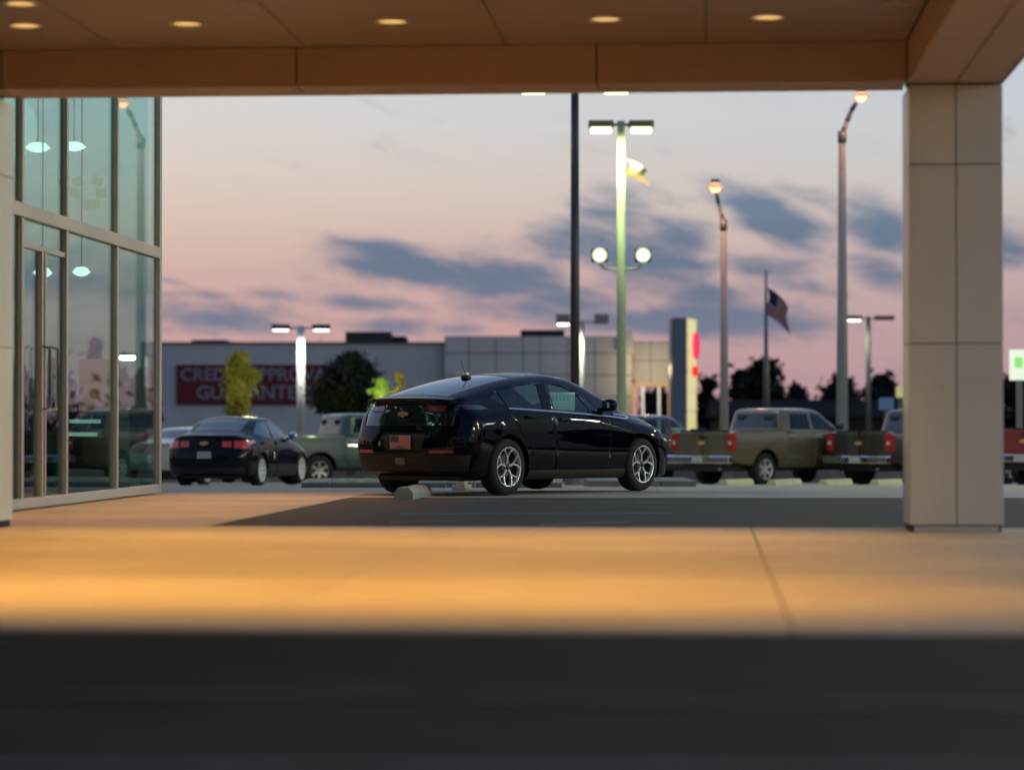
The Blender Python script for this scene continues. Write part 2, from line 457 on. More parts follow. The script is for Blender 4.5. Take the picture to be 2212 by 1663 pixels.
# right side beam
MB().box(1.53, 2.19, 10.3, 20.97, ZB + .03, 3.86).build('beam_core', M_DARKGAP, canopy)
for c, d in ((10.3, 12.9), (12.9, 15.4), (15.4, 17.9), (17.9, 20.28)):
    MB().box(1.50, 1.522, c + .007, d - .007, ZB, 3.70).build('beam_face_panel', M_BEAM, canopy)
    MB().box(1.50, 1.852, c + .007, d - .007, ZB - .022, ZB - .002).build('beam_bottom_panel', M_BEAM, canopy)
    MB().box(1.866, 2.21, c + .007, d - .007, ZB - .022, ZB - .002).build('beam_bottom_panel', M_BEAM, canopy)
MB().box(2.19, 2.215, 10.3, 21.0, ZB - .022, 4.5).build('beam_outer_face', M_PANEL, canopy)
MB().box(-9, 2.21, 10.15, 10.6, ZB, 4.5).build('front_beam', M_PANEL, canopy)

def pillar(u0, u1, v0, v1, label):
    px, py = XY((u0 + u1) / 2, (v0 + v1) / 2)
    t = thing('pillar', label, 'pillar', (px, py, 0), -A)
    hu, hv = (u1 - u0) / 2, (v1 - v0) / 2
    MB().box(-hu + .02, hu - .02, -hv + .02, hv - .02, 0, ZB - .03).build('pillar_core', M_DARKGAP, t)
    MB().box(-hu + .035, hu - .035, -hv - .0 + .018, hv - .018, 0.005, .05).build('plinth', M_PANEL, t)
    zs = [.055, 1.42, 2.77, ZB - .03]
    for z0, z1 in zip(zs, zs[1:]):
        for a, b in ((-hu, 0), (0, hu)):
            MB().box(a + .004, b - .004, -hv, -hv + .018, z0 + .004, z1 - .004, ch=.003).build('cladding_panel', M_PANEL, t)
            MB().box(a + .004, b - .004, hv - .018, hv, z0 + .004, z1 - .004).build('cladding_panel', M_PANEL, t)
        for sgn in (-1, 1):
            x0, x1 = sorted((sgn * hu, sgn * (hu - .018)))
            for a, b in ((-hv + .02, 0), (0, hv - .02)):
                MB().box(x0, x1, a + .002, b - .002, z0 + .004, z1 - .004).build('cladding_panel', M_PANEL, t)
    return t
pillar(1.51, 2.21, 20.3, 21.0, 'square beige panel clad pillar standing at the right end of the canopy')
ul = UV(at(20, 900, 20.9))[0] - .085
pillar(ul - .7, ul, 20.3, 21.0, 'grey panel clad pillar cut by the left edge beside the glass front')

# recessed downlights
M_LENS = emitter('downlight_lens', (1, .56, .18), 1.05)
dl_u = [UV(at(x, 45, 19.0))[0] for x in (30, 390, 843, 1308, 1658)]
vis_v = [UV(at(x, y, 19.0))[1] for x, y in ((30, 57), (390, 54), (843, 47), (1308, 41), (1658, 34))]
first = None
descr = ['at the far left of the row', 'second from the left above the glass front', 'middle of the row of five', 'second from the right, above the tall dark pole', 'nearest the right pillar']
cnt = 0
for r_, vv in enumerate((19.0, 15.9, 12.75)):
    for k, u in enumerate(dl_u):
        if first is None:
            t = thing('downlight', '', 'ceiling light', group='round downlights recessed in the canopy soffit')
            MB().lathe([(.125, -.006), (.125, -.012), (.10, -.012), (.098, .0)], 28, 'z').build('trim_ring', M_WHITE, t, smooth=True)
            MB().lathe([(.099, -.004), (.06, -.007), (.0005, -.008)], 28, 'z').build('lens', M_LENS, t, smooth=True)
            first = t
        else: t = copy_tree(first)
        x, y = XY(u, vv); t.location = (x, y, ZC)
        t['label'] = ('round glowing amber downlight, ' + descr[k]) if r_ == 0 else ('%s soffit downlight of the %s row towards the viewer' % (('leftmost', 'second', 'middle', 'fourth', 'rightmost')[k], ('second', 'third', 'fourth')[r_ - 1]))
        light('downlight_lamp', 'SPOT', (x, y, ZC - .03), (330, 280, 480)[r_] * (.6 if k == 4 else 1), (1, .53, .10), size=.09, spot=78, blend=.9)
# the extra lamp at the upper left
t = copy_tree(first); u, v = UV(at(45, 12, 18.3)); x, y = XY(u, v); t.location = (x, y, ZC)
t['label'] = 'dim amber downlight in the top left corner, above the far left lamp'

# ------------------------------------------------------------------ showroom glass front
US = -6.47
show = thing('showroom', 'glass fronted showroom with slim metal mullions at the left', 'building', rz=-A)
M_CW = glass('curtain_glass', (.66, .83, .79), 1.5, refl=.9)
M_CW2 = glass('curtain_glass_clear', (.72, .88, .84), 1.45, refl=.6)
M_INWALL = mat('interior_wall', (.16, .22, .21), .7, var=.1)
mv = [21.2, 22.6, 24.75, 26.5, 28.8, 31.05]
ZT = 2.83
Z2 = 6.4
MB_ = None
def mull(v, w, z0, z1, d=.072, m=M_ALU): MB().box(US - .03, US + d - .03, v - w / 2, v + w / 2, z0, z1, ch=.006).build('mullion', m, show)
for v in mv[:-1]: mull(v, .075, ZT + .07, Z2)
for v in mv[1:-1]: mull(v, .085, .12, ZT - .07)
mull(31.10, .12, .02, Z2, .07)
mull(25.5, .06, .12, ZT - .33); mull(25.62, .05, .12, ZT - .33)
MB().box(US - .03, US + .05, 21.0, 31.04, ZT - .068, ZT + .068, ch=.01).build('transom', mat('aluminium_bright', (.42, .40, .33), .4, metal=.3), show)
MB().box(US - .03, US + .025, 24.8, 26.45, ZT - .34, ZT - .29).build('door_head', M_ALU, show)
MB().box(US - .04, US + .04, 21.0, 31.04, .02, .115, ch=.01).build('sill', mat('sill_pale', (.40, .42, .40), .5), show)
for a, b in zip(mv, mv[1:]):
    MB().box(US - .012, US, a + .045, b - .045, ZT + .07, Z2).build('pane', M_CW, show)
    MB().box(US - .012, US, a + .045, b - .045, .12, ZT - .07).build('pane', M_CW, show)
hd = MB().path([(US + .06, 25.42, .95), (US + .13, 25.42, .97), (US + .13, 25.42, 1.55), (US + .06, 25.42, 1.57)], .016).build('door_handle', M_CHROME, show)
MB().path([(US + .06, 25.70, .95), (US + .13, 25.70, .97), (US + .13, 25.70, 1.55), (US + .06, 25.70, 1.57)], .016).build('door_handle', M_CHROME, show)
# end wall, also glazed, roof and back wall
for i in range(5):
    u = US - .1 - i * 2.2
    MB().box(u - 2.12, u - .02, 31.10, 31.112, .1, Z2).build('pane', M_CW2, show)
    MB().box(u - 2.19, u - 2.12, 31.04, 31.16, .1, Z2).build('mullion', M_ALU, show)
MB().box(US - 12, US + .25, 21.0, 31.2, Z2, Z2 + .5).build('roof', M_BLDG, show)
MB().box(US - 12, US - .1, 21.0, 21.12, .0, Z2).build('back_wall', M_INWALL, show)
MB().box(US - 12, US - 11.9, 21.12, 31.0, .0, Z2).build('back_wall', M_INWALL, show)
MB().box(US - 12, US - .1, 21.1, 31.0, -.1, .0).build('floor', mat('showroom_floor', (.10, .09, .08), .3), show)
MB().box(US - 2.2, US - .35, 30.2, 31.2, 0, 1.0).build('counter', mat('counter_dark', (.03, .03, .03), .5), show)
M_EAVE = MB().box(US + .07, US + 2.4, 21.6, 31.4, 5.62, 5.8).build('eave', M_SOFFIT, show)
for k_, v in enumerate((22.3, 24.4, 26.5, 28.6, 30.4)):
    for u in (US + 1.0, US + 1.9):
        x, y = XY(u, v)
        t = copy_tree(first); t.location = (x, y, 5.62)
        t['label'] = ('inner' if u < US + 1.5 else 'outer') + ' amber downlight under the showroom eave, ' + ('first', 'second', 'third', 'fourth', 'fifth')[k_] + ' bay from the canopy'
        light('eave_lamp', 'SPOT', (x, y, 5.59), 290, (1, .46, .12), size=.09, spot=56, blend=.9)
# a hanging banner, pendant lamps and a poster inside (things of their own)
M_PEND = emitter('pendant_glow', (.85, 1, .90), 2.2)
def inside(x, y, v):  # interior point on the sight line of a pixel at depth v (canopy frame)
    p = at(x, y, 20); s = v / UV(p)[1] ; return Vector((p.x * s, p.y * s, CAMZ + (p.z - CAMZ) * s))
for (x, y, v, w, lab) in ((82, 320, 27.2, .13, 'oblong glowing ceiling lamp seen through the upper glass, the left one'),
                          (160, 318, 28.6, .13, 'oblong glowing ceiling lamp seen through the upper glass, the right one'),
                          (92, 590, 26.8, .10, 'round glowing lamp behind the glass door, lower left'),
                          (176, 588, 28.6, .10, 'round glowing lamp behind the middle lower pane')):
    p = inside(x, y, v)
    t = thing('pendant_lamp', lab, 'lamp', p, -A)
    MB().lathe([(.001, .06), (w * .6, .05), (w, .0), (w * .6, -.035), (.001, -.05)], 20, 'z').build('lamp_shade', M_PEND, t, smooth=True)
    MB().tube((0, 0, .05), (0, 0, Z2 - p.z), .008).build('cord', M_BLACK, t)
p = inside(205, 832, 30.2)
t = thing('poster_stand', 'orange lit poster board standing inside behind the middle pane', 'poster', (p.x, p.y, 0), -A)
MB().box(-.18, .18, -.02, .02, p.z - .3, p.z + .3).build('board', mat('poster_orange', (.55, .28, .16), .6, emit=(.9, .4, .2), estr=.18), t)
MB().box(-.02, .02, -.01, .03, 0, p.z - .3).build('leg', M_BLACK, t)
p = inside(178, 415, 29.3)
t = thing('banner', 'pale yellow banner with broken pattern hung behind the upper middle pane', 'banner', p, -A)
for k in range(7):
    a = random.uniform(-.2, .16); b = random.uniform(-.24, .2)
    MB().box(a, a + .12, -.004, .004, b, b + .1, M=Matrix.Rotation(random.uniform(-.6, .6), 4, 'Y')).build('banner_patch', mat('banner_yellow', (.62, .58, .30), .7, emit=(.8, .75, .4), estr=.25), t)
MB().tube((0, 0, .2), (0, 0, Z2 - p.z), .005).build('cord', M_BLACK, t)
for (x, y, lab, c) in ((185, 910, 'upper strip of green white display lights inside the showroom', (.6, 1, .85)), (178, 938, 'lower strip of green white display lights inside the showroom', (.7, 1, .7))):
    p = inside(x, y, 29.8)
    t = thing('display_light', lab, 'lamp', p, -A)
    MB().box(-.20, .20, -.02, .02, -.03, .03, ch=.01).build('housing', M_BLACK, t)
    MB().box(-.18, .18, -.032, -.021, -.022, .022, ch=.005).build('lens', emitter('display_lens' + str(int(y)), c, .55), t)
light('showroom_light', 'POINT', XY(US - 3, 27) + (4.8,), 60, (.75, 1, .85), size=.5)

# ------------------------------------------------------------------ vehicles: helpers
def hermite(tab):
    xs = [p[0] for p in tab]; yv = [p[1] for p in tab]; n = len(xs)
    d = [(yv[i + 1] - yv[i]) / (xs[i + 1] - xs[i]) for i in range(n - 1)]
    m = [d[0]] + [0 if d[i - 1] * d[i] <= 0 else 2 * d[i - 1] * d[i] / (d[i - 1] + d[i]) for i in range(1, n - 1)] + [d[-1]]
    def f(x):
        if x <= xs[0]: return yv[0]
        if x >= xs[-1]: return yv[-1]
        i = max(k for k in range(n - 1) if xs[k] <= x)
        h = xs[i + 1] - xs[i]; t = (x - xs[i]) / h
        return (yv[i] * (2 * t ** 3 - 3 * t * t + 1) + m[i] * h * (t ** 3 - 2 * t * t + t) + yv[i + 1] * (-2 * t ** 3 + 3 * t * t) + m[i + 1] * h * (t ** 3 - t * t))
    return f
def catmull(P, k):
    out = []; n = len(P)
    for i in range(n - 1):
        p0 = P[max(i - 1, 0)]; p1 = P[i]; p2 = P[i + 1]; p3 = P[min(i + 2, n - 1)]
        if i == 0: p0 = (-P[1][0], P[1][1])
        if i == n - 2: p3 = (-P[n - 2][0], P[n - 2][1])
        for j in range(k):
            t = j / k
            out.append(tuple(.5 * (2 * b + (c - a) * t + (2 * a - 5 * b + 4 * c - d) * t * t + (3 * b - a - 3 * c + d) * t ** 3) for a, b, c, d in zip(p0, p1, p2, p3)))
    out.append(P[-1]); return out

def loft_body(T, x0, x1, xr, xf, Rr, Rf, nr=2.6, nf=2.4, step=.07, k=4, kc=9):
    """shell from stations: T maps names to curves of x; ends close along a rounded plan."""
    st = []   # (x, width factor, x offset kind)
    for i in range(kc):
        th = (math.pi / 2) * i / kc
        st.append((x0 + Rr * (1 - math.sin(math.pi / 2 - (math.pi / 2 - th)) ** (2 / nr)) if False else x0 + Rr * (1 - math.cos(th) ** (2 / nr)), max(math.sin(th), 1e-4) ** (2 / nr)))
    n = int((x1 - Rf - x0 - Rr) / step)
    for i in range(n + 1): st.append((x0 + Rr + (x1 - Rf - x0 - Rr) * i / n, 1.0))
    for i in range(kc):
        th = (math.pi / 2) * (kc - 1 - i) / kc
        st.append((x1 - Rf * (1 - math.cos(th) ** (2 / nf)), max(math.sin(th), 1e-4) ** (2 / nf)))
    bm = bmesh.new(); rings = []
    for (x, f) in st:
        g = {q: c(x) for q, c in T.items()}
        w, zb, zs, zl, yl, yr, zr, zt = (g[q] for q in ('w', 'zb', 'zs', 'zbelt', 'ybelt', 'yr', 'zr', 'zt'))
        P = [(0, zb), (w * .80, zb), (w * .95, zb + .025), (w * .985, zb + .16), (w, (zb + zs) * .5), (w * .985, zs), (yl, zl),
             (yl + (yr - yl) * .45, zl + (zr - zl) * .5), (yr, zr), (yr * .55, zr + (zt - zr) * .8), (0, zt)]
        C = catmull(P, k)
        br = max(0.0, min(1.0, 1 - (x - x0) / .5)); bf = max(0.0, min(1.0, 1 - (x1 - x) / .6))
        br = br * br * (3 - 2 * br); bf = bf * bf * (3 - 2 * bf)
        ring = []
        for sg in (1, -1):
            pts = C if sg == 1 else C[1:-1][::-1]
            for (y, z) in pts:
                xx = x + br * xr(z) + bf * xf(z)
                ring.append(bm.verts.new((xx, sg * y * f, z)))
        rings.append(ring)
    m = len(rings[0])
    for a, b in zip(rings, rings[1:]):
        for i in range(m): bm.faces.new((a[i], a[(i + 1) % m], b[(i + 1) % m], b[i]))
    bmesh.ops.remove_doubles(bm, verts=bm.verts, dist=.0015)
    bmesh.ops.recalc_face_normals(bm, faces=bm.faces)
    return bm

def inpoly(p, poly):
    c = False; n = len(poly)
    for i in range(n):
        a = poly[i]; b = poly[i - 1]
        if (a[1] > p[1]) != (b[1] > p[1]) and p[0] < (b[0] - a[0]) * (p[1] - a[1]) / (b[1] - a[1]) + a[0]: c = not c
    return c
AX = {'xz': (0, 2), 'yz': (1, 2), 'xy': (0, 1)}
def cut(bm, poly, plane, filt):
    """split the shell along a polygon seen square-on and return the faces inside."""
    i, j = AX[plane]
    lo = (min(p[0] for p in poly) - .02, min(p[1] for p in poly) - .02); hi = (max(p[0] for p in poly) + .02, max(p[1] for p in poly) + .02)
    def near(f):
        c = [v.co for v in f.verts]
        return filt(f.calc_center_median()) and max(q[i] for q in c) > lo[0] and min(q[i] for q in c) < hi[0] and max(q[j] for q in c) > lo[1] and min(q[j] for q in c) < hi[1]
    n = len(poly)
    for a, b in zip(poly, poly[1:] + poly[:1]):
        if abs(a[0] - b[0]) + abs(a[1] - b[1]) < 1e-5: continue
        co = Vector((0, 0, 0)); co[i] = a[0]; co[j] = a[1]
        no = Vector((0, 0, 0)); no[i] = b[1] - a[1]; no[j] = a[0] - b[0]
        seg_lo = (min(a[0], b[0]) - .06, min(a[1], b[1]) - .06); seg_hi = (max(a[0], b[0]) + .06, max(a[1], b[1]) + .06)
        fs = []
        for f in bm.faces:
            if not near(f): continue
            c = [v.co for v in f.verts]
            if max(q[i] for q in c) > seg_lo[0] and min(q[i] for q in c) < seg_hi[0] and max(q[j] for q in c) > seg_lo[1] and min(q[j] for q in c) < seg_hi[1]: fs.append(f)
        es = list({e for f in fs for e in f.edges}); vs = list({v for f in fs for v in f.verts})
        if fs: bmesh.ops.bisect_plane(bm, geom=fs + es + vs, plane_co=co, plane_no=no.normalized(), dist=1e-5)
    return [f for f in bm.faces if filt(f.calc_center_median()) and inpoly((f.calc_center_median()[i], f.calc_center_median()[j]), poly)]
def extract(bm, faces, name, m, parent, off=0.0, groove=0.0, thick=0.0, smooth=True, keep=False):
    if not faces: return None
    nb = bmesh.new(); mp = {}
    bm.normal_update()
    for f in faces:
        vs = []
        for v in f.verts:
            if v not in mp: mp[v] = (nb.verts.new(v.co), v.normal.copy())
            vs.append(mp[v][0])
        try: nb.faces.new(vs)
        except ValueError: pass
    if off:
        for a, nn in mp.values(): a.co += nn * off
    if groove:
        nb.normal_update()
        r = bmesh.ops.inset_region(nb, faces=nb.faces[:], thickness=.007, depth=0, use_boundary=True, use_even_offset=True)
        nb.normal_update()
        bv = {v for e in nb.edges if e.is_boundary for v in e.verts}
        for v in bv: v.co -= v.normal * groove
    if thick:
        nb.normal_update()
        geom = bmesh.ops.solidify(nb, geom=nb.faces[:], thickness=thick)
    me = bpy.data.meshes.new(name); nb.to_mesh(me); nb.free()
    for p in me.polygons: p.use_smooth = smooth
    me.materials.append(m)
    if not keep: bmesh.ops.delete(bm, geom=faces, context='FACES')
    return link(name, me, parent)
def finish(bm, name, m, parent):
    for v in [v for v in bm.verts if not v.link_faces]: bm.verts.remove(v)
    bmesh.ops.recalc_face_normals(bm, faces=bm.faces)
    for e in bm.edges:
        if len(e.link_faces) == 2 and e.calc_face_angle(0) > R(42): e.smooth = False
    me = bpy.data.meshes.new(name); bm.to_mesh(me); bm.free()
    for p in me.polygons: p.use_smooth = True
    me.materials.append(m)
    return link(name, me, parent)
def circ(cx, cz, r, n=28, a0=0, a1=2 * math.pi): return [(cx + r * math.cos(a0 + (a1 - a0) * i / n), cz + r * math.sin(a0 + (a1 - a0) * i / n)) for i in range(n)]
def arch_poly(cx, cz, r, zb, n=18):
    return [(cx + r * math.cos(math.pi * i / n), cz + r * math.sin(math.pi * i / n)) for i in range(n + 1)] + [(cx - r, zb), (cx + r, zb)]

def wheel(parent, x, y, r, rim, width, style, m_rim, side):
    """side = +1: outer face towards +y."""
    t = bpy.data.objects.new('wheel', None); col.objects.link(t); t.parent = parent; t.location = (x, y, r)
    if side < 0: t.rotation_euler = (0, 0, math.pi)
    h = width / 2
    MB().lathe([(rim * .98, -h * .95), (rim + .03, -h), (r - .035, -h), (r - .008, -h * .82), (r, -h * .5), (r, h * .5), (r - .008, h * .82), (r - .035, h), (rim + .03, h), (rim * .99, h * .93)], 48).build('tyre', M_TYRE, t, smooth=True)
    o = MB().lathe([(rim, h * .95), (rim * 1.02, h * 1.0), (rim * .985, h * 1.03), (rim * .93, h * .95), (rim * .90, h * .6)], 48).build('rim', m_rim, t, smooth=True)
    MB().lathe([(rim * .985, h * .85), (rim * .95, -h * .9), (rim * .6, -h * .1), (.0, -h * .1)], 32).build('rim_barrel', M_BLACK, t, smooth=True)
    MB().lathe([(rim * .62, h * .05), (rim * .62, h * .12), (.001, h * .12)], 24).build('brake_disc', mat('brake_disc', (.10, .10, .10), .5, metal=.4), t)
    def spoke(mb, p, q, w0, w1, y0, y1):
        p = Vector(p); q = Vector(q); d = (q - p).normalized(); nn = Vector((-d.y, d.x))
        a = [p + nn * w0 / 2, p - nn * w0 / 2, q - nn * w1 / 2, q + nn * w1 / 2]
        vs = [(c.x, yy, c.y) for c, yy in zip(a, (y0, y0, y1, y1))] + [(c.x, yy - .03, c.y) for c, yy in zip(a, (y0, y0, y1, y1))]
        mb.add(vs, [(0, 1, 2, 3), (7, 6, 5, 4), (0, 4, 5, 1), (1, 5, 6, 2), (2, 6, 7, 3), (3, 7, 4, 0)])
    if style == 'Y':
        for k in range(5):
            a = math.pi / 2 + 2 * math.pi * k / 5
            def pol(rr, da): return (math.cos(a + da) * rr, math.sin(a + da) * rr)
            mb = MB()
            spoke(mb, pol(rim * .08, 0), pol(rim * .58, 0), rim * .15, rim * .10, h * .80, h * .82)
            for s in (-1, 1):
                spoke(mb, pol(rim * .54, s * .05), pol(rim * .79, s * .25), rim * .10, rim * .065, h * .82, h * .90)
                spoke(mb, pol(rim * .78, s * .24), pol(rim * .95, s * .38), rim * .07, rim * .10, h * .90, h * .95)
            spoke(mb, pol(rim * .955, -.42), pol(rim * .955, .42), rim * .05, rim * .05, h * .93, h * .93) if False else None
            mb.build('spoke', m_rim, t)
        hubm = M_BLACK
    else:
        ns = int(style)
        for k in range(ns):
            a = math.pi / 2 + 2 * math.pi * k / ns
            mb = MB(); spoke(mb, (math.cos(a) * rim * .12, math.sin(a) * rim * .12), (math.cos(a) * rim * .95, math.sin(a) * rim * .95), rim * (.9 / ns + .14), rim * (1.1 / ns + .10), h * .7, h * .92)
            mb.build('spoke', m_rim, t)
        hubm = m_rim
    MB().lathe([(rim * .16, h * .55), (rim * .16, h * .82), (rim * .12, h * .90), (.0005, h * .90)], 20).build('hub_cap', hubm, t, smooth=True)
    nuts = MB()
    for k in range(5):
        a = math.pi / 2 + 2 * math.pi * (k + .5) / 5; nuts.tube((math.cos(a) * rim * .24, h * .1, math.sin(a) * rim * .24), (math.cos(a) * rim * .24, h * .6, math.sin(a) * rim * .24), .011, n=8)
    nuts.build('lug_nuts', M_SILVER, t)
    return t

def wheel_well(parent, x, r, yo, m=M_BLACK, yi=.45):
    for s in (1, -1):
        mb = MB(); n = 16; pts = []
        for i in range(n + 1):
            a = math.pi * i / n; pts.append((x + math.cos(a) * r, r * .93 + math.sin(a) * r * .98))
        vs = [(p[0], s * yo, p[1]) for p in pts] + [(p[0], s * yi, p[1]) for p in pts]
        mb.add(vs, [(i, i + 1, n + 2 + i, n + 1 + i) for i in range(n)] + [tuple(range(n + 1, 2 * n + 2))])
        mb.build('wheel_well', m, parent)

def seat(parent, x, y, m=M_SEAT, zs=.35, hgt=.62):
    t = bpy.data.objects.new('seat', None); col.objects.link(t); t.parent = parent; t.location = (x, y, zs)
    MB().box(-.25, .27, -.25, .25, 0, .17, ch=.05).build('cushion', m, t, smooth=True)
    MB().box(-.07, .07, -.24, .24, .1, .1 + hgt, M=Matrix.Translation((-.22, 0, 0)) @ Matrix.Rotation(-.25, 4, 'Y'), ch=.05).build('backrest', m, t, smooth=True)
    MB().box(-.055, .055, -.14, .14, hgt + .14, hgt + .34, M=Matrix.Translation((-.20, 0, 0)) @ Matrix.Rotation(-.22, 4, 'Y'), ch=.045).build('headrest', m, t, smooth=True)
    return t

def mirror(parent, x, y, z, s, m):
    t = bpy.data.objects.new('door_mirror', None); col.objects.link(t); t.parent = parent; t.location = (x, y, z)
    MB().box(-.06, .09, 0, .17 , 0, .15, ch=.06, M=Matrix.Diagonal((1, s, 1, 1))).build('mirror_shell', m, t, smooth=True)
    MB().box(-.064, -.058, .04, .14, .04, .11, M=Matrix.Diagonal((1, s, 1, 1))).build('mirror_glass', M_CHROME, t)
    MB().box(-.02, .05, -.06, .02, .0, .04, M=Matrix.Diagonal((1, s, 1, 1))).build('mirror_stem', m, t)
    return t
def bowtie(parent, M, s, m=M_GOLD):
    poly = [(-.105, -.024), (-.085, .030), (-.028, .030), (-.022, .045), (.045, .045), (.040, .030), (.105, .024), (.088, -.030), (.030, -.030), (.022, -.045), (-.045, -.045), (-.040, -.030)]
    poly = [(a * s, b * s) for a, b in poly]
    return MB().prism(poly, 0, .01, 'xy', M=M).build('emblem', m, parent)
# frame whose x runs along -y (to the right as seen from behind the car), y up, z out of the tail
def rear_frame(x, y, z, lean=0.0): return Matrix.Translation((x, y, z)) @ Matrix(((0, 0, -1, 0), (-1, 0, 0, 0), (0, 1, 0, 0), (0, 0, 0, 1))) @ Matrix.Rotation(lean, 4, 'X')
def side_frame(x, y, z): return Matrix.Translation((x, y, z)) @ Matrix(((1, 0, 0, 0), (0, 0, -1, 0), (0, 1, 0, 0), (0, 0, 0, 1)))

# ------------------------------------------------------------------ low cars (the black hatchback and the saloons)
def low_car(name, label, cat, loc, head, S):
    t = thing(name, label, cat, loc, head)
    T = {k_: hermite(v) for k_, v in S['T'].items()}
    bm = loft_body(T, S['x0'], S['x1'], hermite(S['xr']), hermite(S['xf']), S['Rr'], S['Rf'], step=S.get('step', .07), k=S.get('k', 4))
    P = S['paint']; rw = S['rw']; ar = S['arch']; wb = S['wb']
    right = lambda c: c.y < -.3; left = lambda c: c.y > .3
    for f_ in (right, left):
        for xc in (0, wb):
            fs = cut(bm, arch_poly(xc, rw, ar, -.1), 'xz', f_); bmesh.ops.delete(bm, geom=fs, context='FACES')
    # side glass, doors, cladding
    for f_, sg in ((right, -1), (left, 1)):
        up = lambda c, f_=f_: f_(c) and c.z > .8
        for poly in S['side_glass']:
            extract(bm, cut(bm, poly, 'xz', up), 'side_window', M_WGLASS, t, off=-.004)
        for poly in S['doors']:
            d = extract(bm, cut(bm, poly, 'xz', f_), 'door', P, t, groove=.004)
            cx = min(p[0] for p in poly); hx = cx + S['hoff']
            z = S['hz']
            hh = MB().box(-.10, .10, -.018, .018, -.018, .018, ch=.012).build('door_handle', P if not S.get('chrome_handle') else M_CHROME, d or t, smooth=True, loc=(hx, sg * S['hy'], z))
    for poly in S['clad']:
        for f_ in (right, left):
            extract(bm, cut(bm, poly, 'xz', f_), 'sill_cladding', M_CLAD, t, off=.004)
    hi = lambda c: c.z > .75
    extract(bm, cut(bm, S['windscreen'], 'xy', hi), 'windscreen', M_WGLASS, t, off=-.004)
    extract(bm, cut(bm, S['backlight'], 'xy', hi), 'rear_window', S.get('rear_glass', M_WGLASS), t, off=-.003)
    for nm, poly, plane, f_, m_, o_ in S['patches']:
        extract(bm, cut(bm, poly, plane, f_), nm, m_, t, off=o_)
    S['final'](t, bm) if 'final' in S else None
    finish(bm, 'body', P, t)
    for xc in (0, wb): wheel_well(t, xc, ar + .005, S['ty'] + .04)
    MB().box(S['x0'] + .35, S['x1'] - .45, -.62, .62, .17, .30).build('underbody', M_BLACK, t)
    for xc in (0, wb):
        for s in (1, -1): wheel(t, xc, s * (S['ty'] - .0), rw, S['rim'], .215, S['wheel'], S['rimmat'], s)
    return t

# ---- the black hatchback
tail = lambda c: c.x < -.35
volt_T = {
 'zt': [(-.9, 1.105), (-.72, 1.135), (-.4, 1.225), (0, 1.315), (.4, 1.385), (.8, 1.425), (1.15, 1.44), (1.45, 1.425), (1.75, 1.375), (2.0, 1.30), (2.3, 1.18), (2.55, 1.07), (2.8, 1.0), (3.1, .945), (3.35, .88), (3.52, .79), (3.62, .70)],
 'zbelt': [(-.9, 1.01), (-.3, 1.01), (.3, 1.0), (1.0, .972), (1.8, .925), (2.3, .89), (2.9, .83), (3.3, .75), (3.62, .62)],
 'zs': [(-.9, .86), (0, .88), (1.0, .84), (2.2, .79), (3.0, .72), (3.62, .52)],
 'w': [(-.9, .865), (-.3, .885), (0, .895), (1.3, .895), (2.7, .895), (3.2, .875), (3.62, .83)],
 'ybelt': [(-.9, .70), (-.4, .77), (0, .815), (.6, .845), (1.8, .845), (2.3, .83), (2.9, .76), (3.62, .66)],
 'yr': [(-.9, .57), (-.4, .57), (0, .575), (.6, .59), (1.4, .585), (1.9, .60), (2.3, .64), (2.8, .58), (3.62, .45)],
 'zr': [(-.9, 1.075), (-.72, 1.10), (-.4, 1.17), (0, 1.25), (.4, 1.315), (.8, 1.355), (1.15, 1.37), (1.45, 1.345), (1.75, 1.28), (2.0, 1.195), (2.3, 1.07), (2.55, .985), (2.8, .945), (3.1, .895), (3.35, .83), (3.52, .74), (3.62, .665)],
 'zb': [(-.9, .29), (-.6, .225), (-.3, .20), (2.9, .17), (3.3, .18), (3.62, .22)],
}
hero = {
 'T': volt_T, 'x0': -.90, 'x1': 3.62, 'step': .05, 'k': 5,
 'xr': [(.2, .09), (.30, .05), (.42, .0), (.60, -.015), (.70, .0), (.76, .045), (.92, .085), (1.04, .10), (1.085, .07), (1.10, -.005), (1.13, -.03), (1.3, -.03)],
 'xf': [(.15, .04), (.3, .02), (.55, .0), (.70, -.05), (.8, -.08)],
 'Rr': .42, 'Rf': .62, 'paint': M_NAVY, 'rw': .328, 'arch': .375, 'wb': 2.685, 'ty': .775, 'rim': .228, 'wheel': 'Y', 'rimmat': M_SILVER,
 'side_glass': [[(-.13, 1.115), (.05, 1.045), (.045, 1.20)], [(.085, 1.035), (.70, 1.005), (.80, 1.285), (.62, 1.285), (.35, 1.255), (.09, 1.205)],
                [(.93, .995), (1.66, .960), (1.50, 1.20), (1.28, 1.262), (1.02, 1.292)], [(1.70, .957), (1.93, .945), (1.73, 1.105), (1.58, 1.165)]],
 'doors': [[(.36, .30), (.86, .29), (.87, .94), (.90, .985), (1.0, 1.315), (.75, 1.318), (.35, 1.28), (.02, 1.215), (-.03, 1.06), (.20, .72), (.41, .60), (.44, .42)],
           [(.88, .29), (1.98, .28), (2.02, .80), (2.0, .93), (1.80, 1.08), (1.60, 1.20), (1.30, 1.295), (1.02, 1.316), (.915, .985), (.885, .94)]],
 'hoff': .0, 'hz': .86, 'hy': .905,
 'clad': [[(.30, .17), (2.30, .17), (2.30, .285), (.41, .285)]],
 'windscreen': [(1.68, -.50), (2.36, -.60), (2.46, 0), (2.36, .60), (1.68, .50), (1.60, 0)],
 'backlight': [(-.62, -.47), (.52, -.49), (.60, 0), (.52, .49), (-.62, .47)],
 'patches': [], 'rear_glass': glass('hatch_glass', (.10, .12, .13), 2.1)}
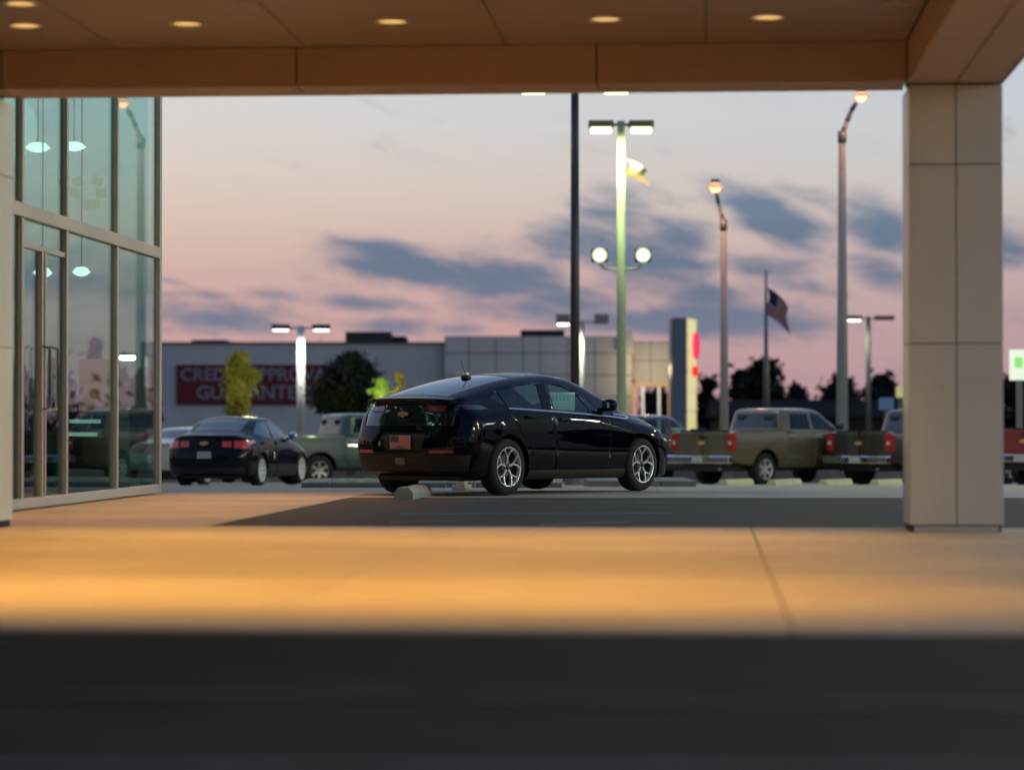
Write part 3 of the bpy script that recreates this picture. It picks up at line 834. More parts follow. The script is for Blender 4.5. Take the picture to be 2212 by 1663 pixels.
# doors handles positioned later, tail parts:
def hero_tail(t, bm):
    # gloss black tail panel across the hatch
    fs = cut(bm, [(-.66, .80), (.66, .80), (.68, 1.055), (-.68, 1.055)], 'yz', tail)
    p = extract(bm, fs, 'tailgate_panel', M_GLOSSB, t, off=-.003, groove=.004)
    f2 = cut(bm, [(-.80, .28), (.80, .28), (.84, .47), (-.84, .47)], 'yz', tail)
    extract(bm, f2, 'rear_valance', M_CLAD, t, off=.003)
hero['final'] = hero_tail
# lamps are cut before the panel is
M_HLAMP = mat('headlamp_lens', (.30, .32, .34), .1, coat=1.0, metal=.5)
hero['patches'] = [
 ('headlamp', [(2.92, .835), (3.15, .80), (3.42, .70), (3.36, .655), (3.12, .73)], 'xz', lambda c: c.y < -.3, M_HLAMP, .003),
 ('headlamp', [(2.92, .835), (3.15, .80), (3.42, .70), (3.36, .655), (3.12, .73)], 'xz', lambda c: c.y > .3, M_HLAMP, .003),
 ('tail_lamp', [(.33, .965), (.525, .965), (.53, 1.04), (.34, 1.04)], 'yz', tail, M_REDDIM, .004),
 ('tail_lamp', [(-.33, .965), (-.525, .965), (-.53, 1.04), (-.34, 1.04)], 'yz', tail, M_REDDIM, .004),
 ('side_marker_lamp', [(-.62, .985), (-.28, .99), (-.36, 1.035), (-.62, 1.04)], 'xz', lambda c: c.y < -.55, mat('lens_smoked', (.05, .015, .022), .2, coat=1.0), .004),
 ('side_marker_lamp', [(-.62, .985), (-.28, .99), (-.36, 1.035), (-.62, 1.04)], 'xz', lambda c: c.y > .55, MATS['lens_smoked'], .004),
 ('plate_recess', [(-.30, .50), (.30, .50), (.36, .70), (.33, .75), (-.33, .75), (-.36, .70)], 'yz', tail, M_BLACK, -.035),
 ('reflector', [(.42, .49), (.70, .49), (.70, .525), (.42, .525)], 'yz', tail, M_AMBER, .004),
 ('reflector', [(-.42, .49), (-.70, .49), (-.70, .525), (-.42, .525)], 'yz', tail, mat('reflector_dim', (.30, .03, .015), .25, coat=.6), .004),
]
HEAD = math.atan2(2.119, 1.65)
volt = low_car('hatchback', 'glossy black hatchback with Y spoke alloy wheels, parked alone in the middle of the lot', 'car', (-.73, 31.38, .0), HEAD, hero)
# spoiler lip
mb = MB(); n = 16
for i in range(n + 1):
    y = -.62 + 1.24 * i / n; x = -.905 + .16 * abs(y / .62) ** 2.6 ; zz = 1.118 - .02 * abs(y / .62) ** 3
    mb.v += [(x, y, zz), (x + .12, y, zz + .018), (x + .14, y, zz - .05), (x + .02, y, zz - .035)]
for i in range(n):
    for k in range(4): mb.f.append((4 * i + k, 4 * i + (k + 1) % 4, 4 * i + 4 + (k + 1) % 4, 4 * i + 4 + k))
mb.f += [(0, 1, 2, 3), tuple(4 * n + k for k in (3, 2, 1, 0))]
mb.build('spoiler', M_NAVY, volt)
# plate, emblem, lettering
MB().box(-.162, .162, -.086, .086, -.004, .001, M=rear_frame(-.895, 0, .615)).build('plate_frame', M_BLACK, volt)
pl = MB().box(-.1525, .1525, -.076, .076, 0, .004, M=rear_frame(-.895, 0, .615)).build('number_plate', mat('plate_base', (.45, .42, .42), .5), volt)
for k in range(6):
    y0 = -.066 + k * .0235
    x0 = -.145 if k < 3 else -.01
    MB().box(x0, .145, y0, y0 + .012, .004, .006, M=rear_frame(-.895, 0, .615)).build('plate_stripe', mat('plate_red', (.55, .10, .07), .5), pl)
MB().box(-.145, -.02, .0, .068, .004, .006, M=rear_frame(-.895, 0, .615)).build('plate_canton', mat('plate_blue', (.06, .07, .13), .5), pl)
MB().box(-.085, .085, -.072, -.046, .0065, .008, M=rear_frame(-.895, 0, .615)).build('plate_band', mat('plate_band', (.30, .33, .33), .5), pl)
text_mesh('plate_text', 'AMERICAN', .026, M_BLACK, pl, rear_frame(-.895, 0, .615) @ Matrix.Translation((0, -.059, .009)), ext=.0008)
bowtie(volt, rear_frame(-.845, 0, .935, -.1), .75)
text_mesh('lettering', 'CHEVROLET', .030, mat('letter_grey', (.16, .16, .16), .3, metal=.5), volt, rear_frame(-.84, 0, .865), ext=.002)
MB().box(-.006, .006, .0, .03, 0, .004, M=rear_frame(-.86, .33, .80)).build('hatch_button', M_CHROME, volt)
text_mesh('lettering', 'VOLT', .042, MATS['letter_grey'], volt, rear_frame(-.825, -.35, 1.0), ext=.002)
# fog lamp block in the valance, roof antenna, belt trim, mirrors, seats
MB().box(-.07, .07, -.045, .045, 0, .02, M=rear_frame(-.885, .0, .40), ch=.01).build('rear_fog_lamp', mat('fog_lens', (.16, .14, .12), .3), volt)
an = MB().lathe([(.062, -.01), (.062, .01), (.045, .028), (.0005, .034)], 20, 'z').build('antenna_base', M_BLACK, volt, loc=(.28, -.02, 1.372))
MB().tube((.0, 0, .02), (-.10, 0, .20), .0055, .0035, 8).build('antenna_mast', M_BLACK, an)
for s in (-1, 1):
    pts = [(.06, 1.003), (.5, .985), (1.0, .965), (1.5, .942), (2.0, .915), (2.32, .890), (2.40, .896), (2.36, .925), (2.12, .945)]
    ys_ = [.822, .845, .852, .856, .856, .852, .842, .83, .82]
    mb = MB(); mb.path([(a, s * (y + .004), z) for (a, z), y in zip(pts, ys_)], .011, 6)
    mb.build('belt_trim', mat('satin_trim', (.62, .70, .82), .22, metal=.9), volt)
    mirror(volt, 1.90, s * .84, .975, s, M_NAVY)
for sx in (.95,):
    for sy in (-.37, .37): seat(volt, sx, sy)
for sy in (-.36, .36): seat(volt, .18, sy, hgt=.55)
sw = bpy.data.objects.new('steering_wheel', None)
MB().lathe([(.17, -.012), (.185, 0), (.17, .012), (.158, 0), (.17, -.012)], 24, 'x').build('steering_wheel', M_BLACK, volt, loc=(1.42, .37, .90)); bpy.data.objects.remove(sw)
MB().box(1.65, 2.3, -.72, .72, .70, .90, ch=.04).build('dashboard', M_SEAT, volt)
MB().box(.85, 1.45, -.5, .5, 1.335, 1.345).build('headliner', mat('headliner_grey', (.45, .47, .44), .9), volt)
st = MB().box(1.02, 1.52, -.700, -.696, .985, 1.20, M=Matrix.Translation((0, 0, 0))).build('window_sticker', M_PAPER, volt)
mb = MB()
for k in range(5): mb.box(1.06 + k * .075, 1.10 + k * .075, -.7045, -.7025, 1.10, 1.17)
for k in range(3): mb.box(1.06, 1.42, -.7045, -.7025, 1.00 + k * .03, 1.006 + k * .03)
mb.build('sticker_print', mat('sticker_print', (.40, .58, .52), .7), st)
# move the handles to their doors' rear edges
hs = [o for o in bpy.data.objects if o.name.startswith('door_handle') and o.parent and o.parent.name.startswith('door')]
for i_, o in enumerate(hs):
    s = 1 if o.location.y > 0 else -1
    o.location = ((.42 if i_ % 2 == 0 else 1.06), s * .893, (.905 if i_ % 2 == 0 else .875))

# ---- saloons
def saloon_spec(paint, wheelstyle='10', rimm=None):
    T = {
     'zt': [(-1.05, 1.06), (-.8, 1.10), (-.45, 1.14), (-.2, 1.22), (.2, 1.37), (.6, 1.445), (1.0, 1.46), (1.5, 1.44), (1.9, 1.34), (2.3, 1.13), (2.5, 1.02), (2.9, .97), (3.3, .90), (3.6, .80), (3.72, .70)],
     'zbelt': [(-1.05, 1.00), (-.3, 1.01), (.6, .99), (1.8, .94), (2.4, .90), (3.1, .82), (3.72, .62)],
     'zs': [(-1.05, .84), (1.0, .82), (2.4, .76), (3.72, .54)],
     'w': [(-1.05, .87), (0, .91), (2.7, .91), (3.3, .88), (3.72, .84)],
     'ybelt': [(-1.05, .74), (-.3, .80), (.6, .86), (1.8, .86), (2.4, .83), (3.1, .76), (3.72, .66)],
     'yr': [(-1.05, .60), (-.3, .60), (.3, .60), (1.5, .60), (2.3, .66), (3.0, .58), (3.72, .45)],
     'zr': [(-1.05, 1.03), (-.8, 1.07), (-.45, 1.10), (-.2, 1.165), (.2, 1.31), (.6, 1.385), (1.0, 1.40), (1.5, 1.375), (1.9, 1.25), (2.3, 1.05), (2.5, .97), (2.9, .92), (3.3, .86), (3.6, .76), (3.72, .66)],
     'zb': [(-1.05, .28), (-.6, .22), (3.1, .18), (3.72, .22)]}
    rear = lambda c: c.x < -.4
    return {'T': T, 'x0': -1.05, 'x1': 3.72, 'step': .1, 'k': 3,
     'xr': [(.2, .08), (.4, .0), (.65, -.01), (.75, .02), (1.0, .06), (1.05, .0), (1.2, -.01)], 'xf': [(.15, .04), (.55, 0), (.8, -.08)],
     'Rr': .40, 'Rf': .6, 'paint': paint, 'rw': .33, 'arch': .375, 'wb': 2.75, 'ty': .79, 'rim': .235, 'wheel': wheelstyle, 'rimmat': rimm or mat('rim_pale', (.62, .64, .58), .4, metal=.2),
     'side_glass': [[(-.05, 1.12), (.12, 1.04), (.78, 1.02), (.84, 1.35), (.4, 1.33)], [(.92, 1.02), (2.0, .97), (1.62, 1.25), (1.3, 1.34), (.98, 1.355)]],
     'doors': [[(.40, .30), (.87, .29), (.90, 1.38), (.4, 1.36), (-.02, 1.16), (.0, .98), (.25, .70), (.42, .5)], [(.89, .29), (2.05, .28), (2.1, .8), (2.05, .97), (1.65, 1.28), (1.35, 1.37), (.92, 1.382)]],
     'hoff': .1, 'hz': .9, 'hy': .905, 'clad': [[(.38, .17), (2.36, .17), (2.36, .26), (.40, .26)]],
     'windscreen': [(1.72, -.50), (2.36, -.62), (2.42, 0), (2.36, .62), (1.72, .50), (1.66, 0)], 'backlight': [(-.32, -.50), (.28, -.50), (.34, 0), (.28, .50), (-.32, .50)],
     'rear_glass': glass('hatch_glass', (.10, .12, .13), 2.1),
     'patches': [
      ('tail_lamp', [(.60, .80), (.86, .80), (.86, .95), (.60, .95)], 'yz', rear, mat('lens_red_lit', (.50, .02, .02), .3, coat=1.0, emit=(1, .05, .04), estr=.05), .005),
      ('tail_lamp', [(-.60, .80), (-.86, .80), (-.86, .95), (-.60, .95)], 'yz', rear, MATS['lens_red_lit'], .005),
      ('tail_lamp', [(-.36, .82), (-.55, .82), (-.55, .94), (-.36, .94)], 'yz', rear, MATS['lens_red_lit'], .005),
      ('tail_lamp', [(.36, .82), (.55, .82), (.55, .94), (.36, .94)], 'yz', rear, MATS['lens_red_lit'], .005),
      ('rear_valance', [(-.8, .27), (.8, .27), (.8, .40), (-.8, .40)], 'yz', rear, M_BLACK, .003)]}
M_NAVY2 = mat('paint_dark_blue', (.003, .005, .010), .6, coat=.55, spec=0.0)
HS = R(72)
def saloon(x, d, head, paint, label, **kw):
    t = low_car('saloon_car', label, 'car', (0, 0, 0), head, saloon_spec(paint, **kw))
    hx, hy = math.cos(head), math.sin(head)
    X = (x - 1106) / F * d            # nearest (right) rear wheel sits at this column
    t.location = (X - hy * .79, d + hx * .79, gz_(d + 1.0))
    MB().box(-.15, .15, -.07, .07, 0, .01, M=rear_frame(-1.075, 0, .66)).build('number_plate', mat('plate_pale', (.4, .4, .4), .5), t)
    for s in (-1, 1): mirror(t, 1.95, s * .86, .97, s, M_CHROME if s < 0 else paint)
    for sy in (-.37, .37): seat(t, 1.05, sy, zs=.38)
    MB().box(.0, .35, -.55, .55, .5, 1.0, ch=.05).build('rear_bench', M_SEAT, t)
    return t
sd = saloon(556, 55.8, R(77), M_NAVY2, 'dark blue saloon car parked beside the glass showroom corner')
bowtie(sd, rear_frame(-1.07, 0, .90), .9)
saloon(440, 66.5, HS, mat('paint_champagne', (.50, .47, .36), .25, coat=1.0), 'pale champagne car mostly hidden behind the dark blue saloon')

# ------------------------------------------------------------------ pickup trucks
def truck(label, loc, head, paint, bed_top=1.33, sticker=False, wheelm=None, glassm=None, lettering=False, lampm=None, group=None, dark=False):
    t = thing('pickup_truck', label, 'pickup truck', loc, head)
    T = {k_: hermite(v) for k_, v in {
     'zt': [(-1.2, 1.30), (-1.0, 1.33), (.6, 1.33), (.8, 1.34), (2.9, 1.32), (3.1, 1.33), (3.9, 1.28), (4.4, 1.22), (4.62, 1.12)],
     'zbelt': [(-1.2, 1.27), (.6, 1.30), (2.9, 1.28), (3.9, 1.22), (4.62, 1.05)],
     'zs': [(-1.2, 1.12), (2.9, 1.10), (3.9, 1.06), (4.62, .95)],
     'w': [(-1.2, .99), (0, 1.01), (3.6, 1.01), (4.62, .97)],
     'ybelt': [(-1.2, .955), (.6, .965), (2.9, .96), (3.9, .93), (4.62, .86)],
     'yr': [(-1.2, .90), (.6, .90), (2.9, .88), (3.9, .80), (4.62, .70)],
     'zr': [(-1.2, 1.295), (-1.0, 1.325), (.6, 1.325), (2.9, 1.31), (3.9, 1.26), (4.62, 1.10)],
     'zb': [(-1.2, .58), (-.6, .50), (0, .45), (3.9, .42), (4.62, .40)]}.items()}
    bm = loft_body(T, -1.2, 4.62, hermite([(.4, .02), (.9, 0), (1.3, -.02)]), hermite([(.4, 0), (1.2, -.03)]), .10, .35, nr=4.5, nf=3.2, step=.14, k=3, kc=6)
    rw, ar, wb = .40, .475, 3.64
    right = lambda c: c.y < -.5; left = lambda c: c.y > .5
    for f_ in (right, left):
        for xc in (0, wb):
            q = arch_poly(xc, rw + .03, ar, .2, 12)
            bmesh.ops.delete(bm, geom=cut(bm, q, 'xz', f_), context='FACES')
        for poly in ([(.78, .52), (1.78, .50), (1.78, 1.305), (.70, 1.305), (.70, .75)], [(1.80, .50), (2.98, .50), (3.0, 1.30), (1.80, 1.305)]):
            d = extract(bm, cut(bm, poly, 'xz', f_), 'door', paint, t, groove=.008)
            s = -1 if f_ is right else 1
            MB().box(-.11, .11, -.02, .02, -.02, .02, ch=.012).build('door_handle', M_CHROME, d or t, loc=(poly[0][0] + .17, s * 1.005, 1.17))
    rear = lambda c: c.x < -.9
    tg = extract(bm, cut(bm, [(-.76, .76), (.76, .76), (.76, 1.31), (-.76, 1.31)], 'yz', rear), 'tailgate', paint, t, groove=.012)
    for s in (-1, 1):
        a, b = sorted((s * .79, s * .985))
        tl = MB().box(-1.215, -1.08, s * .90 - .105, s * .90 + .105, .85, 1.28, ch=.03).build('tail_lamp', lampm or M_RED, t, smooth=False)
        MB().box(-1.22, -1.214, s * .90 - .05, s * .90 + .05, 1.0, 1.09, ch=.002).build('reverse_lamp', mat('lens_pale', (.5, .4, .38), .2, coat=1.0), tl)
    # open bed
    bmesh.ops.delete(bm, geom=cut(bm, [(-1.10, -.80), (.58, -.80), (.58, .80), (-1.10, .80)], 'xy', lambda c: c.z > 1.2), context='FACES')
    mb = MB(); a0, a1, b0 = -1.10, .58, .80
    vs = [(a0, -b0, 1.328), (a1, -b0, 1.328), (a1, b0, 1.328), (a0, b0, 1.328), (a0, -b0, .85), (a1, -b0, .85), (a1, b0, .85), (a0, b0, .85)]
    mb.add(vs, [(0, 1, 5, 4), (1, 2, 6, 5), (2, 3, 7, 6), (3, 0, 4, 7), (4, 5, 6, 7)]); mb.build('cargo_bed', M_BLACK, t)
    finish(bm, 'body', paint, t)
    MB().box(-1.17, -1.10, -.78, .78, 1.325, 1.345, ch=.008).build('tailgate_cap', M_BLACK, tg or t)
    MB().box(-.03, .03, -.09, .09, 0, .02, M=Matrix.Translation((-1.225, 0, 1.18)) @ Matrix.Rotation(math.pi / 2, 4, 'Y') @ Matrix.Rotation(0, 4, 'Z')).build('tailgate_handle', M_BLACK, tg or t)
    bowtie(tg or t, rear_frame(-1.22, 0, 1.04), 1.15)
    if lettering: text_mesh('lettering', lettering, .075, M_CHROME, tg or t, rear_frame(-1.218, .48, .87), ext=.003)
    # cab: rings stacked in height, edges rounded in plan
    cab = bmesh.new(); rings = []
    lv = [(1.29, .66, 3.02, .955), (1.36, .67, 2.94, .945), (1.50, .70, 2.75, .90), (1.65, .735, 2.52, .85), (1.77, .77, 2.33, .81), (1.82, .80, 2.23, .78), (1.855, .87, 2.10, .71), (1.875, 1.0, 1.95, .55), (1.885, 1.2, 1.75, .3)]
    for (z, a, b, w) in lv:
        ring = []; nn = 44
        for i in range(nn):
            th = 2 * math.pi * i / nn; ct, st_ = math.cos(th), math.sin(th); e = 2 / 7.0
            ring.append(cab.verts.new(((a + b) / 2 + (b - a) / 2 * math.copysign(abs(ct) ** e, ct), w * math.copysign(abs(st_) ** e, st_), z)))
        rings.append(ring)
    for p_, q_ in zip(rings, rings[1:]):
        for i in range(44): cab.faces.new((p_[i], p_[(i + 1) % 44], q_[(i + 1) % 44], q_[i]))
    cab.faces.new(rings[-1]); bmesh.ops.recalc_face_normals(cab, faces=cab.faces)
    G = glassm or M_TGLASS
    for s in (-1, 1):
        f_ = lambda c, s=s: c.y * s > .5
        extract(cab, cut(cab, [(.98, 1.37), (1.72, 1.36), (1.72, 1.75), (1.05, 1.75)], 'xz', f_), 'side_window', G, t, off=-.006)
        extract(cab, cut(cab, [(1.82, 1.36), (2.72, 1.355), (2.35, 1.67), (2.22, 1.74), (1.82, 1.755)], 'xz', f_), 'side_window', G, t, off=-.006)
    extract(cab, cut(cab, [(-.74, 1.40), (.74, 1.40), (.66, 1.75), (-.66, 1.75)], 'yz', lambda c: c.x < .95), 'rear_window', glass('truck_rear_glass', (.10, .10, .10), 1.9), t, off=-.006)
    extract(cab, cut(cab, [(-.80, 1.36), (.80, 1.36), (.70, 1.76), (-.70, 1.76)], 'yz', lambda c: c.x > 2.0), 'windscreen', M_WGLASS, t, off=-.006)
    finish(cab, 'cab', paint, t)
    MB().box(.79, .83, -.20, .20, 1.775, 1.815, ch=.01).build('high_brake_lamp', mat('lens_red_pale', (.60, .10, .06), .3, emit=(1, .2, .1), estr=.12), t)
    # bumper, plate, underframe
    MB().box(-1.38, -1.21, -.98, .98, .55, .74, ch=.03).build('rear_bumper', M_CHROME if not dark else mat('bumper_dark_chrome', (.35, .35, .33), .25, metal=.9), t, smooth=False)
    MB().box(-.16, .16, -.08, .08, 0, .012, M=rear_frame(-1.383, 0, .66)).build('number_plate', mat('plate_pale', (.4, .4, .4), .5), t)
    MB().box(4.35, 4.66, -.96, .96, .42, .62, ch=.05).build('front_bumper', M_CHROME, t)
    MB().box(-1.1, 4.4, -.70, .70, .36, .60).build('chassis', M_BLACK, t)
    MB().tube((-1.15, -.5, .42), (.2, -.5, .42), .035).build('exhaust_pipe', M_SILVER, t)
    for xc in (0, wb): wheel_well(t, xc, ar + .01, .97, yi=.5)
    for xc in (0, wb):
        for s in (1, -1): wheel(t, xc, s * .85, rw, .245, .265, '6', wheelm or mat('rim_silver_dark', (.35, .35, .33), .35, metal=.6), s)
    for s in (-1, 1): mirror(t, 2.72, s * .96, 1.36, s, M_BLACK)
    for sy in (-.42, .42): seat(t, 2.0, sy, zs=.85); seat(t, 1.15, sy, zs=.85, hgt=.55)
    if sticker:
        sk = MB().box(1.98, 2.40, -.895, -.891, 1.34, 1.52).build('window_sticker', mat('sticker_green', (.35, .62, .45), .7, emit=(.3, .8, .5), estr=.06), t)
    return t
M_TGREEN = mat('paint_grey_green', (.036, .066, .052), .35, coat=.6)
M_TDARK = mat('paint_black_green', (.018, .02, .017), .25, coat=1.0)
M_TBRZ = mat('paint_bronze', (.105, .083, .05), .4, coat=.9, metal=.2)
M_TBRN = mat('paint_brown', (.028, .018, .013), .4, coat=.8)
M_LAMPLIT = mat('lens_red_bright', (.38, .012, .010), .2, coat=1.0)
def place_truck(x, d, head, ref, **kw):
    """ref: which point of the truck stands in that column, local (x, y)."""
    hx, hy = math.cos(head), math.sin(head)
    X = (x - 1106) / F * d
    ox = X - (ref[0] * hx - ref[1] * hy); oy = d - (ref[0] * hy + ref[1] * hx)
    return truck(kw.pop('label'), (ox, oy, gz_(oy + 1)), head, kw.pop('paint'), **kw)
place_truck(690, 69, R(28), (0, -.95), label='grey green pickup truck behind the gravel strip, left of the black hatchback', paint=M_TGREEN)
place_truck(1348, 71, R(46), (0, -.95), label='blackish pickup truck with a green sheet in its side window, behind the hatchback nose', paint=M_TDARK, sticker=True, glassm=glass('truck_side_glass', (.25, .32, .28), 1.5), dark=True)
place_truck(1583, 63.5, R(44), (-1.2, -.98), label='bronze pickup truck with a bright tailgate, beside the orange lit street pole', paint=M_TBRZ, lettering='SILVERADO', lampm=M_LAMPLIT, wheelm=mat('rim_bright', (.6, .6, .58), .3, metal=.5))
place_truck(1925, 64.0, R(44), (-1.2, -.98), label='dark brown pickup truck seen tail on between the street pole and the canopy pillar', paint=M_TBRN, lampm=M_LAMPLIT)
place_truck(2290, 61.0, R(44), (-1.2, -.98), label='red pickup truck cut by the right edge beyond the pillar', paint=mat('paint_red', (.20, .012, .012), .3, coat=1.0), lampm=M_LAMPLIT)

# ------------------------------------------------------------------ small things on the lot
def wheel_stop(x, y, z, rz, L, m, label, group=None):
    t = thing('wheel_stop', label, 'wheel stop', (x, y, z), rz, group)
    prof = [(-.11, 0), (.11, 0), (.105, .07), (.06, .13), (-.06, .13), (-.105, .07)]
    MB().prism(prof, -L / 2, L / 2, 'yz').build('block', m, t)
    for sx in (-L * .3, L * .3): MB().lathe([(.018, .131), (.018, .137), (.0005, .139)], 10, 'z', c=(sx, 0, 0)).build('anchor_pin', M_BLACK, t)
    return t
p = at(871, 1079, F * .8 / (1079 - 920))
hd_ = R(52)
L_ = 1.75
wheel_stop(p.x + math.cos(R(85)) * L_ / 2, p.y + math.sin(R(85)) * L_ / 2, 0, R(85), L_, M_STOP, 'grey concrete wheel stop with clipped corners behind the rear wheels of the hatchback')
for i, (x, lab) in enumerate(((1590, 'yellow lit wheel stop under the tail of the bronze pickup'), (1695, 'yellow lit wheel stop below the bronze pickup door'),
                              (1805, 'yellow lit wheel stop at the foot of the tall street pole'), (1915, 'yellow lit wheel stop next to the canopy pillar'))):
    d = 57.0; X = (x - 1106) / F * d
    wheel_stop(X, d, gz_(d), R(58), 1.25, M_STOPY, lab, 'yellow wheel stops along the pickup row')
# kerb block behind the hatchback nose
isl = thing('kerb_island', 'squared grey kerb end between the hatchback nose and the pickups', 'kerb')
xa, xb = at(1270, 1045, 46).x, at(1505, 1045, 46).x
for i in range(3): MB().box(xa + (xb - xa) * i / 3 + .005, xa + (xb - xa) * (i + 1) / 3 - .005, 46, 49, gz_(46) - .2, gz_(46) + .10, ch=.02).build('kerb_stone', M_KERB, isl)

# charging post behind the car
p = at(998, 1057, 34.6)
cp = thing('charging_post', 'white lit charging post on a block foot behind the hatchback', 'charging post', (p.x, p.y, gz_(p.y)), R(-30))
M_CP = mat('charger_warm_lit', (.85, .66, .50), .5)  # warm lamp light put into the white post's colour
MB().box(-.10, .10, -.09, .09, 0, .07, ch=.01).build('foot', M_CP, cp)
MB().box(-.06, .06, -.05, .05, .07, 1.28, ch=.01).build('post', M_CP, cp)
MB().box(-.075, .075, -.065, .065, 1.28, 1.52, ch=.015).build('head', M_CP, cp)
MB().box(-.05, .05, -.07, -.066, 1.34, 1.46).build('screen', M_BLACK, cp)

# ------------------------------------------------------------------ lamp posts
M_HALIDE = emitter('metal_halide', (.92, 1, .50), 3.6)
M_HALFAR = emitter('metal_halide_far', (.95, 1, .85), 420)
M_HAL2 = emitter('metal_halide_soft', (.92, 1, .62), 3.2)
M_SOD = emitter('sodium_lamp', (1, .46, .20), 3.4)
def shoebox(parent, x, y, z, w=.62, d=.42, lit=True, m=None, lampm=None, th=.16):
    h = bpy.data.objects.new('lamp_head', None); col.objects.link(h); h.parent = parent; h.location = (x, y, z)
    MB().box(-w / 2, w / 2, -d / 2, d / 2, 0, th, ch=.02).build('housing', m or M_POLEB, h)
    if lit: MB().box(-w / 2 + .06, w / 2 - .06, -d / 2 + .05, d / 2 - .05, -(.12 if lampm is None else .05), -.003, ch=.02).build('lens', lampm or M_HALIDE, h)
    if lampm is M_HALFAR: h.location.z += 0
    return h
def lot_lamp(x, d, ytop, label, r0, r1, m, heads, arm, hw=.62, flood=None, lit=(True, True), headm=None, power=0, colr=(.9, 1, .7), lampm=None, ybase=None, th=.16, square=True):
    X = (x - 1106) / F * d; z0 = gz_(d)
    zt = at(x, ytop, d).z
    t = thing('lamp_post', label, 'lamp post', (X, d, z0))
    H = zt - z0
    MB().lathe([(r0 * 2.0, 0), (r0 * 2.0, .6), (r0 * 1.9, .62), (.0, .62)], 20, 'z').build('base', M_KERB, t)
    MB().tube((0, 0, .6), (0, 0, H), r0, r1, 4 if square and False else 14).build('pole', m, t, smooth=True)
    for s, l_ in zip((-1, 1), lit):
        MB().box(*sorted((s * r1, s * (arm - hw / 2))), -.03, .03, H - .12, H - .06).build('arm', headm or m, t)
        shoebox(t, s * arm, 0, H - .16, hw, .42, l_, headm, lampm, th)
        if power and l_:
            light('lot_light', 'SPOT', (X + s * (arm + .1), d - .7, zt - .22), power, colr, size=.25, spot=150, blend=.5)
    if flood:
        zf = at(x, flood[0], d).z - z0; zb_ = at(x, flood[1], d).z - z0; w = flood[2]
        MB().path([(-w, 0, zf - .18), (-w * .8, 0, zb_ + .02), (0, 0, zb_), (w * .8, 0, zb_ + .02), (w, 0, zf - .18)], .03).build('bracket', m, t, smooth=True)
        for s in (-1, 1):
            h = bpy.data.objects.new('floodlight', None); col.objects.link(h); h.parent = t; h.location = (s * w, -.05, zf)
            MB().box(-.2, .2, -.02, .16, -.16, .16, ch=.03).build('housing', M_POLEB, h)
            MB().lathe([(.125, -.022), (.12, -.05), (.0005, -.07)], 18, 'y').build('lens', M_HAL2, h, smooth=True)
            MB().lathe([(.13, -.022), (.18, -.06), (.18, -.05), (.13, -.005)], 18, 'y').build('reflector', mat('glow_ring_halide', (.5, .5, .4), .4, emit=(.85, 1, .6), estr=.6), h, smooth=True)  # glowing ring added round the lens for a soft halo
    return t
lot_lamp(1342, 64, 262, 'tall yellow green lit lamp post with two top heads and two floodlights halfway', .115, .095, mat('pole_olive', (.40, .46, .30), .6), 2, .48, hw=.60, flood=(552, 582, .52), power=520, colr=(.85, 1, .50), headm=mat('head_olive', (.16, .15, .07), .5))
lot_lamp(1242, 58, 175, 'tall dark lamp post rising out of view behind the black hatchback', .11, .085, M_POLEB, 2, .9, hw=.62, power=0, colr=(.86, 1, .55), th=.14)
lot_lamp(1258, 118, 692, 'pale lamp post with two square brown heads in front of the grey dealership', .13, .11, M_POLEW, 2, .85, hw=.62, lit=(True, False), headm=mat('head_brown', (.30, .235, .215), .5), power=700, colr=(1, .92, .75), th=.42, lampm=emitter('lamp_warm', (1, .93, .7), 9))
lot_lamp(650, 112, 704, 'white lit lamp post with two heads in front of the red sign', .17, .16, M_WHITE, 2, .85, hw=.75, headm=mat('head_grey', (.09, .085, .09), .5), power=520, colr=(1, .97, .85), lampm=emitter('lamp_white_soft', (1, .98, .85), 5), th=.22)
lot_lamp(1876, 125, 684, 'far lamp post with one glowing head between the tall street pole and the canopy pillar', .13, .10, M_POLEG, 2, .75, hw=.9, lit=(True, False), headm=mat('head_maroon', (.10, .05, .055), .5), power=200, lampm=emitter('lamp_white_soft2', (1, 1, .95), 4), th=.2)

